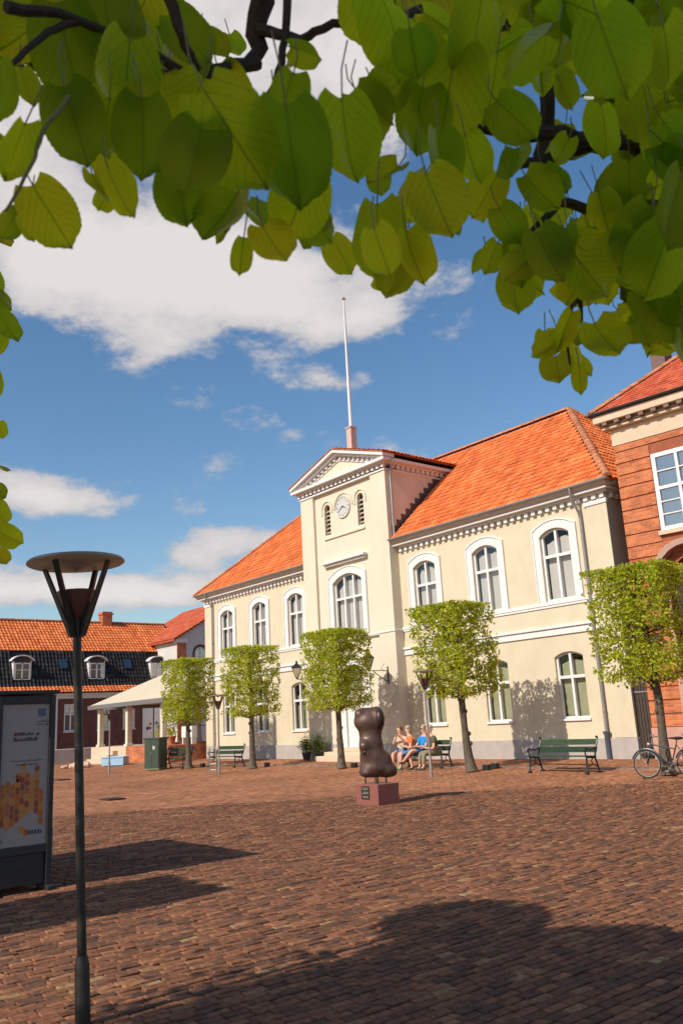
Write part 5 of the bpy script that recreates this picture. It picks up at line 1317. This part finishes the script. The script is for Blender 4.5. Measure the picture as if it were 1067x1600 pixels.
def build_gable_house():
    off = (-58, 7, 0)
    root = thing('gable_house', 'white gabled house with red tiled roof and arched window, behind the pavilion', 'building', off)
    P = lambda s, d, z: (-58-d, s, z)
    yl, zl, ys, zs = 6.95, 8.35, 12.5, 11.6
    mb = MB(); wall_band(mb, P, yl, 18.05, 0, zl, [(8.45, 9.5, 5.9, 7.75, .5)], .15); mb.add([P(yl, 0, zl), P(18.05, 0, zl), P(ys, 0, zs)], [(0, 1, 2)]); mb.add([P(yl, 0, 0), P(yl, 8, 0), P(yl, 8, zl), P(yl, 0, zl)], [(0, 1, 2, 3)])
    mb.build('wall', mat('white_gable', (.55, .52, .50), .85, var=.06), root, off)
    mb = MB(); mb.box(yl-.02, yl+.75, -.04, .02, 0, zl-.3, P); mb.build('brick_pier', BRICKR, root, off)
    mb = MB(); mb.box(yl-.2, yl+.85, -.12, .3, zl-.3, zl+.0, P); mb.build('cornice', TRIM, root, off)
    window(root, off, P, 8.45, 9.5, 5.9, 7.75, .5, .1, cols=2, glass=GLASSB, sill=False)
    q = MB(); ao = arch_pts(8.27, 9.68, 7.95, .6); ai = arch_pts(8.446, 9.504, 7.754, .5)
    for k in range(8): q.prism([ai[k], ai[k+1], ao[k+1], ao[k]], -.03, .02, P)
    q.prism([(8.27, 5.9), (8.446, 5.9), ai[0], ao[0]], -.03, .02, P); q.prism([(9.504, 5.9), (9.68, 5.9), ao[-1], ai[-1]], -.03, .02, P); q.build('brick_arch', BRICKD, root, off)
    mb = MB(); k = (zs-zl)/(ys-yl)
    for (a, b) in (((yl-.4, zl-.4*k+.05), (ys, zs+.05)), ((18.45, zl-.4*k+.05), (ys, zs+.05))):
        mb.hexa([P(a[0], -.25, a[1]), P(a[0], 9, a[1]), P(b[0], 9, b[1]), P(b[0], -.25, b[1]), P(a[0], -.25, a[1]+.12), P(a[0], 9, a[1]+.12), P(b[0], 9, b[1]+.12), P(b[0], -.25, b[1]+.12)])
    rf = mb.build('roof', TILER, root, off)
    mb = MB(); rv = []; d = Vector((0, ys-yl+.4, (zs-zl)+.4*k)); Ln = d.length
    tile_field(mb, rv, P(yl-.4, 9, zl-.4*k+.19), (1, 0, 0), d, lambda u, v: v < Ln-.05, umax=9.2, vmax=Ln, w=.26, l=.36, amp=.045)
    o = mb.build('roof_tiles', TILER, rf, off, smooth=True, rnd=rv, fix=False); tag(o, kind='stuff')
build_gable_house()
def build_pavilion():
    t = thing('pavilion', 'open pavilion with a pale sloping canopy roof on square columns and brick plinth', 'pavilion', (-47, 0, 0))
    o3 = (-47, 0, 0)
    CAN = mat('canopy_cream', (.60, .50, .36), .75, var=.06, scale=2, stain=((.42, .35, .26), .4))
    ex0, ex1, ey0, ey1, ze, zr = -52.4, -42.2, -2.3, 5.9, 3.3, 5.25
    mb = MB(); mb.add([(ex0, ey0, ze), (ex1, ey0, ze), (ex1, ey1, ze), (ex0, ey1, ze), (-49.2, 1.8, zr), (-45.4, 1.8, zr)], [(0, 1, 5, 4), (1, 2, 5), (2, 3, 4, 5), (3, 0, 4), (3, 2, 1, 0)]); rf = mb.build('canopy', CAN, t, o3)
    mb = MB(); mb.box(ex0-.03, ex1+.03, ey0-.03, ey0+.05, ze-.22, ze+.03); mb.box(ex0-.03, ex0+.05, ey0+.05, ey1, ze-.22, ze+.03); mb.build('fascia', mat('fascia_grey', (.16, .15, .15), .6), rf, o3)
    COLM = mat('column_cream', (.62, .55, .44), .8, var=.08)
    for x in (-51.6, -47.6, -43.2):
        for y in (-1.8, 5.1):
            mb = MB(); mb.box(x-.15, x+.15, y-.15, y+.15, .80, ze-.22); c = mb.build('column', COLM, t, o3, bevel=.02)
            q = MB(); q.box(x-.21, x+.21, y-.21, y+.21, .80, .94); q.build('column_base', COLM, c, o3, bevel=.015)
    mb = MB(); mb.box(-47.2, -42.0, -2.15, 5.5, -.25, .80); mb.build('plinth', BRICKR, t, o3)
    mb = MB(); mb.box(-52.2, -47.21, -2.15, 5.5, -.25, .80); mb.build('terrace', SAND, t, o3)
    for i in range(3): mb = MB(); mb.box(-49.5-1.2, -49.5+1.2, -2.16-.3*(i+1), -2.16-.3*i-.002, -.25, .80-.22*(i+1)); mb.build('step', SAND, t, o3)
    for y, x0, x1 in ((5.1, -51.4, -43.4),):
        mb = MB(); mb.tube([(x0, y, 1.8), (x1, y, 1.8)], .025, 6); mb.build('railing', IRON, t, o3)
    rnd = random.Random(12)
    for i, (x, y, lb) in enumerate(((-46.4, -.3, 'yellow-green potted plant under the pavilion canopy'), (-44.6, -.6, 'taller green potted plant under the pavilion canopy, nearest the town hall'))):
        q = thing('potted_plant', lb, 'plant', (x, y, .80), 0, 'plants under the pavilion')
        mb = MB(); mb.lathe([(.18, 0), (.26, .4), (.28, .42), (.28, .46), (.2, .46)], 12); mb.build('pot', mat('terracotta', (.4, .16, .09), .8) if i == 0 else bpy.data.materials['terracotta'], q, smooth=True)
        pts = [Vector((rnd.gauss(0, .2), rnd.gauss(0, .2), .5+abs(rnd.gauss(0, .35+.15*i)))) for _ in range(420)]
        mb, rv = leaf_cloud(pts, .09, rnd); mb.build('foliage', LEAFT, q, rnd=rv, fix=False)
    q = thing('planter_box', 'white planter box with dark plants at the end of the pavilion', 'planter', (-42.5, -.6, .80), .1)
    mb = MB(); mb.box(-.5, .5, -.18, .18, .35, .95); mb.build('box', WHITE, q, bevel=.01)
    for x in (-.42, .42): mb = MB(); mb.box(x-.04, x+.04, -.15, .15, 0, .35); mb.build('leg', WHITE, q)
    pts = [Vector((rnd.uniform(-.45, .45), rnd.gauss(0, .1), 1.0+abs(rnd.gauss(0, .12)))) for _ in range(300)]
    mb, rv = leaf_cloud(pts, .07, rnd); mb.build('foliage', LEAFD, q, rnd=rv, fix=False)
build_pavilion()
# ------------------------------------------------------------------ the lime tree the photographer stands under
def leaf_mesh(seed, wide=1.0, fold=.35, droop=.25):
    """heart-shaped toothed leaf, base at the origin, tip along +X, blade in XY, length 1"""
    rnd = random.Random(seed)
    nl, nw = 27, 4
    ts = [i/(nl-1) for i in range(nl)]
    def half(t):
        q = (t*.95+.035)**.84
        w = math.sqrt(max(0, .25-(q-.5)**2))
        if t > .84: w *= 1-.9*(t-.84)/.16*.62
        return w*wide*.97
    vs_ = []; uv = []
    asym = rnd.uniform(-.06, .06)
    for i, t in enumerate(ts):
        for j in range(-nw, nw+1):
            f = j/nw; w = half(t)*(1+asym*(1 if j > 0 else -1))
            x = t - .13*(abs(f)**1.6)*max(0, 1-t*3.2) + .05*abs(f)*t
            if abs(j) == nw and 0 < i < nl-1: w *= 1+.010*(1 if i % 2 else -1); x += .007*(1 if i % 2 else -1)
            y = f*w
            z = -fold*abs(y)*.55 + .03*math.sin(9*t+seed)*abs(f) - droop*(t**2)*.6 + .05*math.sin(5*f+seed*1.3)*t
            vs_.append((x, y, z)); uv.append((.5+f*w, t))
    tip = len(vs_); vs_.append((1.10, rnd.uniform(-.02, .02), -droop*.72)); uv.append((.5, 1.08))
    n = 2*nw+1; fs = []
    for i in range(nl-1):
        for j in range(2*nw): fs.append((i*n+j, i*n+j+1, (i+1)*n+j+1, (i+1)*n+j))
    b = (nl-1)*n
    for j in range(2*nw): fs.append((b+j, b+j+1, tip))
    me = bpy.data.meshes.new('leaf'); me.from_pydata(vs_, [], fs)
    ul = me.uv_layers.new(name='UVMap')
    for lp in me.loops: ul.data[lp.index].uv = uv[lp.vertex_index]
    me.polygons.foreach_set('use_smooth', [True]*len(me.polygons))
    me.materials.append(LEAFN)
    return me
LEAFS = [leaf_mesh(1, .95, .45, .35), leaf_mesh(2, 1.0, .7, .5), leaf_mesh(3, .95, .25, .15), leaf_mesh(4, .88, 1.0, .55), leaf_mesh(5, 1.05, .55, .75), leaf_mesh(6, .62, 1.4, .35)]
def build_overhead():
    rnd = random.Random(21)
    tb = Vector((.2, -28.6, GZ))
    t = thing('overhanging_lime', 'big-leaved lime tree overhanging the top of the view, standing beside the photographer', 'tree', tb)
    def loc(p): return Vector(p)-tb
    mb = MB(); mb.tube([(0, 0, -.05), (.02, 0, .3), (0, .05, 1.6), (.05, .1, 3.0), (0, .3, 4.3), (-.2, .6, 6.0)], [.34, .25, .21, .19, .14, .06], 14); mb.build('trunk', BARK, t, smooth=True)
    # limbs reaching forward over the camera
    def limb(pts, rad, m=TWIG, name='branch'):
        q = MB()
        P_ = [loc(p) for p in pts]
        # smooth the polyline
        out = []; rr = []
        for i in range(len(P_)-1):
            for k in range(4):
                f = k/4; out.append(P_[i].lerp(P_[i+1], f)+Vector((rnd.gauss(0, 1), rnd.gauss(0, 1), rnd.gauss(0, 1)))*rad[i]*.25); rr.append(rad[i]+(rad[i+1]-rad[i])*f)
        out.append(P_[-1]); rr.append(rad[-1])
        q.tube(out, rr, 7); return q.build(name, m, t, smooth=True)
    A = at
    top = tb+Vector((0, .35, 4.2))
    limb([top, Vector((.6, -26.2, 3.9)), A(1180, -120, 2.1), A(1060, 330, 1.9), A(1010, 480, 1.9)], [.09, .06, .035, .026, .012])
    limb([A(1120, 120, 2.0), A(1010, 215, 1.85), A(900, 215, 1.75), A(800, 210, 1.7), A(690, 195, 1.65), A(640, 190, 1.6)], [.028, .02, .014, .012, .008, .004])
    limb([A(1060, 250, 1.95), A(960, 215, 1.85), A(880, 240, 1.8), A(800, 260, 1.7), A(740, 300, 1.65), A(690, 330, 1.6)], [.02, .014, .012, .009, .006, .003])
    limb([top, Vector((-.6, -25.6, 4.0)), A(860, -90, 2.1), A(852, 60, 2.0), A(855, 200, 1.95), A(840, 290, 1.9)], [.08, .05, .022, .018, .015, .008])
    limb([A(1080, 420, 1.9), A(960, 330, 1.8), A(870, 320, 1.75), A(840, 350, 1.7), A(812, 380, 1.65)], [.018, .012, .009, .006, .003])
    limb([A(1040, 400, 1.9), A(930, 400, 1.75), A(905, 460, 1.7), A(912, 540, 1.7)], [.014, .008, .005, .002])
    limb([A(905, 460, 1.7), A(880, 500, 1.68), A(890, 570, 1.66)], [.005, .004, .002])
    limb([top, Vector((-1.2, -25.4, 4.1)), A(400, -140, 1.9), A(408, 10, 1.75), A(402, 90, 1.7), A(330, 120, 1.6), A(240, 110, 1.5)], [.08, .05, .03, .022, .013, .008, .004])
    limb([A(404, 50, 1.72), A(470, 60, 1.65), A(520, 35, 1.6), A(600, 40, 1.6), A(670, 10, 1.65)], [.011, .008, .007, .006, .009])
    limb([A(448, -40, 1.7), A(447, 60, 1.66), A(430, 130, 1.6), A(400, 180, 1.55), A(380, 240, 1.5)], [.008, .007, .006, .005, .003])
    limb([A(400, 100, 1.68), A(300, 120, 1.55), A(200, 60, 1.5), A(120, 30, 1.45), A(10, 10, 1.4)], [.012, .008, .007, .006, .009])
    limb([A(310, 110, 1.55), A(285, 60, 1.55), A(255, -30, 1.6)], [.006, .008, .011])
    limb([A(120, 30, 1.45), A(60, 60, 1.4), A(22, 100, 1.35), A(-20, 160, 1.35)], [.006, .005, .004, .003])
    limb([A(110, 150, 1.3), A(70, 200, 1.25), A(50, 260, 1.22), A(10, 330, 1.2)], [.0035, .003, .0025, .002], TWIGG, 'twig')
    limb([A(600, 60, 1.6), A(612, 100, 1.58), A(640, 120, 1.55)], [.006, .005, .003])
    # leaves: x, y (photo px of the blade centre), length px, tip direction (0 = down, + = to the right), distance
    L_ = [(80, 335, 118, 22, 1.2, 2), (182, 298, 92, 15, 1.25, 0), (155, 300, 80, 5, 1.3, 3), (285, 312, 110, 12, 1.25, 0), (22, 232, 105, -15, 1.2, 2), (14, 352, 58, -5, 1.3, 3), (40, 355, 48, 10, 1.3, 5),
          (0, 140, 95, 10, 1.3, 1), (120, 195, 130, 5, 1.25, 0), (165, 205, 120, -12, 1.22, 4), (225, 210, 130, 8, 1.25, 0), (195, 130, 150, -10, 1.35, 2), (105, 75, 150, 20, 1.35, 0), (60, 40, 130, -30, 1.4, 1), (170, 40, 150, 10, 1.4, 2), (235, 95, 110, 15, 1.4, 0),
          (365, 215, 190, 6, 1.15, 2), (305, 250, 150, -6, 1.2, 0), (325, 315, 100, -3, 1.3, 3), (350, 345, 120, -18, 1.25, 3), (378, 395, 75, 5, 1.3, 5), (408, 345, 100, 5, 1.3, 0), (428, 385, 95, 20, 1.25, 1), (468, 315, 135, 12, 1.2, 0), (455, 245, 185, 8, 1.12, 2),
          (480, 340, 90, 15, 1.3, 3), (540, 220, 150, 5, 1.2, 0), (446, 150, 90, -5, 1.35, 0), (335, 72, 62, 30, 1.6, 0), (478, 78, 60, 70, 1.6, 1), (290, 60, 90, 25, 1.5, 4), (300, 165, 110, -20, 1.4, 1), (350, 140, 90, 30, 1.4, 4), (260, 160, 110, 0, 1.3, 0),
          (588, 375, 140, -8, 1.25, 2), (595, 392, 92, 2, 1.1, 2), (622, 430, 100, -28, 1.3, 0), (640, 400, 100, -15, 1.35, 3), (600, 280, 105, -48, 1.4, 5), (684, 320, 132, 18, 1.2, 0), (640, 300, 95, -20, 1.3, 3), (686, 245, 92, 25, 1.35, 1), (735, 250, 95, 5, 1.4, 0), (760, 305, 100, -25, 1.4, 1), (725, 330, 80, 10, 1.45, 3),
          (565, 5, 110, -20, 1.5, 1), (620, 30, 140, 20, 1.45, 4), (608, 150, 95, -20, 1.4, 1), (655, 100, 120, 10, 1.4, 4), (575, 185, 100, 30, 1.35, 0), (700, 150, 160, -5, 1.3, 2), (650, 190, 120, -30, 1.35, 1), (745, 60, 150, 15, 1.4, 2), (770, 140, 140, -10, 1.4, 0), (815, 80, 120, -25, 1.4, 3), (845, 120, 100, 10, 1.5, 5), (800, 180, 110, 20, 1.45, 1),
          (795, 350, 92, 5, 1.5, 2), (768, 402, 72, -10, 1.6, 0), (820, 405, 110, -20, 1.45, 3), (855, 400, 125, -12, 1.45, 0), (800, 450, 95, 10, 1.55, 4), (890, 390, 110, 12, 1.5, 3), (862, 285, 90, -5, 1.6, 0), (840, 300, 100, 25, 1.5, 1), (930, 440, 120, 40, 1.5, 1), (905, 450, 95, -8, 1.6, 3),
          (862, 545, 70, -35, 1.6, 4), (882, 515, 90, -15, 1.55, 5), (945, 535, 110, 40, 1.5, 4), (990, 525, 76, 25, 1.6, 2), (872, 580, 84, -30, 1.55, 1), (906, 592, 66, -3, 1.6, 5), (895, 555, 60, 30, 1.7, 3), (1010, 490, 70, 50, 1.7, 1),
          (930, 235, 100, -60, 2.2, 1), (880, 220, 80, -40, 2.3, 4), (960, 290, 80, -35, 2.2, 3), (990, 250, 90, -20, 2.2, 1), (870, 100, 55, -15, 2.0, 3), (895, 95, 50, 10, 2.0, 0), (880, 40, 120, 10, 1.6, 1), (955, 85, 170, -5, 1.4, 2), (905, 10, 110, -30, 1.6, 0), (1010, 170, 150, 10, 1.5, 2), (1045, 90, 140, -15, 1.5, 0), (1050, 30, 130, 20, 1.6, 1),
          (1000, 380, 160, -10, 1.4, 2), (1045, 330, 160, 15, 1.45, 0), (960, 350, 120, 25, 1.6, 1), (1035, 450, 140, -5, 1.5, 4), (985, 440, 120, 10, 1.6, 0), (1060, 500, 100, -20, 1.6, 3), (1050, 230, 150, 5, 1.5, 4), (950, 420, 100, -30, 1.7, 1), (1030, 400, 150, -25, 1.4, 1), (1045, 515, 90, -10, 1.6, 0), (1062, 545, 80, 15, 1.6, 3), (1025, 505, 80, 20, 1.7, 1)]
    def put(x, y, ln, tip, dist, mi, jit=.48, parent=t):
        c = at(x, y, dist); s = ln*.86/FPX*dist
        d = (c-CAM).normalized(); rt = d.cross(Vector((0, 0, 1))).normalized(); up = rt.cross(d)
        a = R(tip); ax = (-up*math.cos(a)+rt*math.sin(a)).normalized()
        n = -d
        # tilt the blade away from facing the lens squarely
        ax = (ax+d*rnd.gauss(0, jit)).normalized(); n = (n+rt*rnd.gauss(0, jit)+up*rnd.gauss(.15, jit)); n = (n-ax*n.dot(ax)).normalized(); y_ = n.cross(ax)
        if rnd.random() < .6: n, y_ = -n, -y_
        o = bpy.data.objects.new('leaf', LEAFS[mi]); col.objects.link(o); o.parent = parent
        b = c-ax*s*.5
        p = b-(parent.location if parent is not None else Vector((0, 0, 0)))
        o.matrix_local = Matrix(((ax.x*s, y_.x*s, n.x*s, p.x), (ax.y*s, y_.y*s, n.y*s, p.y), (ax.z*s, y_.z*s, n.z*s, p.z), (0, 0, 0, 1)))
        return b, ax, s
    stalks = MB()
    def stalk(b, ax, s):
        up = Vector((rnd.uniform(-.3, .3), rnd.uniform(-.3, .3), 1)).normalized()
        p1 = b-ax*s*.25+up*s*.1; p2 = b-ax*s*.3+up*s*.45
        stalks.tube([loc(b+ax*s*.03), loc(p1), loc(p2)], .0011, 4)
    for (x, y, ln, tp, di, mi) in L_: stalk(*put(x, y, ln*(.72 if x > 740 else .86), tp+rnd.gauss(0, 16), di*rnd.uniform(.95, 1.15), mi))
    for (x, y, ln, tp, di, mi) in L_:      # smaller companions on the same shoots
        if rnd.random() < .85:
            f = rnd.uniform(.4, .66); stalk(*put(x+rnd.uniform(-.5, .5)*ln, y+rnd.uniform(-.55, .25)*ln, ln*f, tp+rnd.gauss(0, 45), di*rnd.uniform(1.0, 1.3), rnd.choice((0, 1, 3, 4, 5)), .6))
    # fillers high in the crown edge
    zones = [(-20, 260, -40, 75, 18), (90, 260, 70, 170, 6), (640, 690, -40, 10, 2), (700, 850, -40, 130, 7), (870, 1100, -40, 90, 14), (980, 1100, 120, 520, 24), (760, 940, 350, 460, 8), (180, 330, 120, 250, 4)]
    for (xa, xb, ya, yb, n) in zones:
        for _ in range(n):
            stalk(*put(rnd.uniform(xa, xb), rnd.uniform(ya, yb), rnd.uniform(60, 120), rnd.gauss(0, 45), rnd.uniform(1.45, 2.5), rnd.choice((0, 0, 1, 2, 3, 4)), .5))
    o = stalks.build('leaf_stalks', TWIGG, t); tag(o, kind='stuff')
    far = []  # dense leaf layer added behind, blocking sky light to darken the front leaves
    for (xa, xb, ya, yb, n) in ((985, 1130, -60, 500, 1300), (900, 1130, -60, 70, 600), (-50, 230, -60, 75, 650), (700, 850, -60, 70, 260), (560, 690, -60, 0, 60), (900, 1000, 350, 440, 90), (120, 260, 60, 150, 120), (930, 1000, 130, 230, 50)):
        for _ in range(n):
            c_ = (rnd.uniform(xa, xb), rnd.uniform(ya, yb)); far.append(loc(at(c_[0], c_[1], rnd.uniform(2.3, 3.6))))
    mb, rv = leaf_cloud(far, .10, rnd, sx=.85)
    o = mb.build('shading_foliage', LEAFD, t, rnd=rv, fix=False); tag(o, kind='stuff')
    # the rest of the crown, above and behind the camera
    lobes = [((-4.75, -25.05, 4.6), (1.0, .95, .6)), ((-5.75, -24.25, 4.7), (.75, .75, .4)), ((-4.6, -26.7, 4.7), (1.1, 1.2, .7)), ((-3.4, -25.5, 4.6), (1.3, 1.0, .6)), ((-2.4, -26.9, 4.9), (2.0, 1.5, .9)), ((-4.3, -28.2, 5.0), (1.4, 1.4, .9)),
             ((-.3, -26.9, 5.2), (2.2, 1.8, 1.1)), ((1.8, -27.6, 5.0), (2.0, 2.0, 1.4)), ((-1.2, -28.6, 6.0), (2.6, 1.8, 1.2)), ((.6, -25.5, 4.6), (1.4, 1.0, .7)), ((-1.5, -25.4, 4.6), (1.7, .9, .6)), ((-4.1, -24.75, 4.9), (.9, .7, .45)), ((-4.0, -25.6, 5.6), (1.0, .9, .5))]  # some unseen lobes added to shade left-edge leaves and cover the lamp's shadow
    for p_ in ((-4.6, -25.3, 4.5), (-4.4, -26.8, 4.6), (-2.4, -26.6, 4.7), (1.6, -27.2, 4.9)): limb([top, top.lerp(Vector(p_), .5)+Vector((0, 0, .25)), Vector(p_)], [.07, .04, .012], BARK)
    pts = []
    for c, r_ in lobes:
        n = int(4200*r_[0]*r_[1])
        while n > 0:
            p = Vector((rnd.uniform(-1, 1), rnd.uniform(-1, 1), rnd.uniform(-1, 1)))
            if p.length > 1 or (p.length > .8 and rnd.random() < .5): continue
            p = Vector((p.x*r_[0], p.y*r_[1], p.z*r_[2]))+Vector(c)
            dv = p-CAM; dep = dv.dot(F_)
            if dep > -.05 and dep < 60:
                xx = dv.dot(R_)/max(dep, .01); yy = dv.dot(U_)/max(dep, .01)
                if abs(xx) < .62 and yy < .82: n -= 1; continue
            pts.append(p); n -= 1
    mb, rv = leaf_cloud([loc(p) for p in pts], .115, rnd, sx=.85)
    o = mb.build('crown', LEAFD, t, rnd=rv, fix=False); tag(o, kind='stuff')
    # a second tree whose leaf tips hang into the left edge
    t2 = thing('left_edge_tree', 'tree whose leafy branch tips hang down along the left edge of the view', 'tree', (-5.0, -26.2, GZ))
    b2 = t2.location
    mb = MB(); mb.tube([Vector((0, 0, -.05)), Vector((.02, .02, .4)), Vector((0, 0, 2.0)), Vector((.1, .1, 3.4)), Vector((.1, .3, 5.2))], [.2, .15, .12, .10, .04], 10); mb.build('trunk', BARK, t2, smooth=True)
    mb = MB()
    s0 = Vector((.1, .2, 4.6))
    for path in ([A(-60, 340, 4.6), A(-30, 420, 4.5), A(-12, 540, 4.4)], [A(-70, 600, 4.6), A(-35, 690, 4.5), A(-15, 860, 4.4)]):
        mb.tube([s0]+[p-b2 for p in path], [.03, .016, .010, .004], 6)
    o = mb.build('branches', TWIG, t2); tag(o, kind='stuff')
    for (x, y, ln, tip, di, mi) in ((-2, 375, 40, 40, 4.4, 1), (4, 470, 42, 60, 4.4, 0), (12, 512, 52, 35, 4.3, 2), (-8, 530, 50, -10, 4.4, 0), (0, 670, 26, 10, 4.4, 3), (2, 735, 30, 35, 4.4, 1), (4, 770, 30, 45, 4.4, 0), (-4, 800, 40, 20, 4.4, 3), (10, 838, 44, 60, 4.3, 1), (2, 872, 34, 30, 4.4, 0), (-20, 440, 60, 20, 4.5, 2), (-22, 600, 60, 10, 4.5, 1), (-25, 720, 60, -10, 4.5, 4), (-22, 830, 60, 20, 4.5, 0)):
        put(x, y, ln, tip, di, mi, .4, t2)
    pts = []
    while len(pts) < 2600:
        p = Vector((rnd.gauss(.1, .5), rnd.gauss(.1, .6), 4.4+rnd.gauss(0, .5)))
        dv = p+b2-CAM; dep = dv.dot(F_)
        if dep > 0 and dv.dot(R_)/dep > -.47: continue
        pts.append(p)
    mb, rv = leaf_cloud(pts, .1, rnd, sx=.85); o = mb.build('crown', LEAFD, t2, rnd=rv, fix=False); tag(o, kind='stuff')
build_overhead()

# ------------------------------------------------------------------ drain covers and the channel of setts before the town hall
def build_drains():
    IR = mat('rusted_iron', (.05, .04, .035), .6, metal=.4, var=.4, scale=20)
    for (x, y), lb in (((-24.2, -13.2), 'cast iron drain cover in the open paving left of the sculpture'), ((-37.5, -9.6), 'cast iron drain cover in the paving left of the slim pavilion lamp')):
        t = thing('drain_cover', lb, 'drain cover', (x, y, gz(y)-.02), .0, 'drain covers in the paving')
        mb = MB(); mb.box(-.36, .36, -.26, .26, 0, .028); mb.build('frame', IR, t)
        for k in range(6): mb = MB(); mb.box(-.31, .31, -.22+k*.076, -.22+k*.076+.045, .028, .04); mb.build('bar', IR, t)
    m = ramp_mat('granite_sett', [(0, (.16, .12, .10)), (.5, (.22, .16, .13)), (1, (.30, .22, .18))], .85, noise=.3, nscale=9, spec=.15)
    rnd = random.Random(17); mb = MB(); rv = []
    x = -45.0
    while x < -7:
        w = rnd.uniform(.15, .22)
        for y in (-2.75, -2.6):
            z = gz(y)+rnd.uniform(-.006, .004); mb.box(x+.006, x+w-.006, y, y+.138, z-.05, z); rv += [rnd.random()]*6
        x += w
    o = mb.build('channel_setts', m, ground, rnd=rv, fix=False); tag(o, kind='stuff')
build_drains()
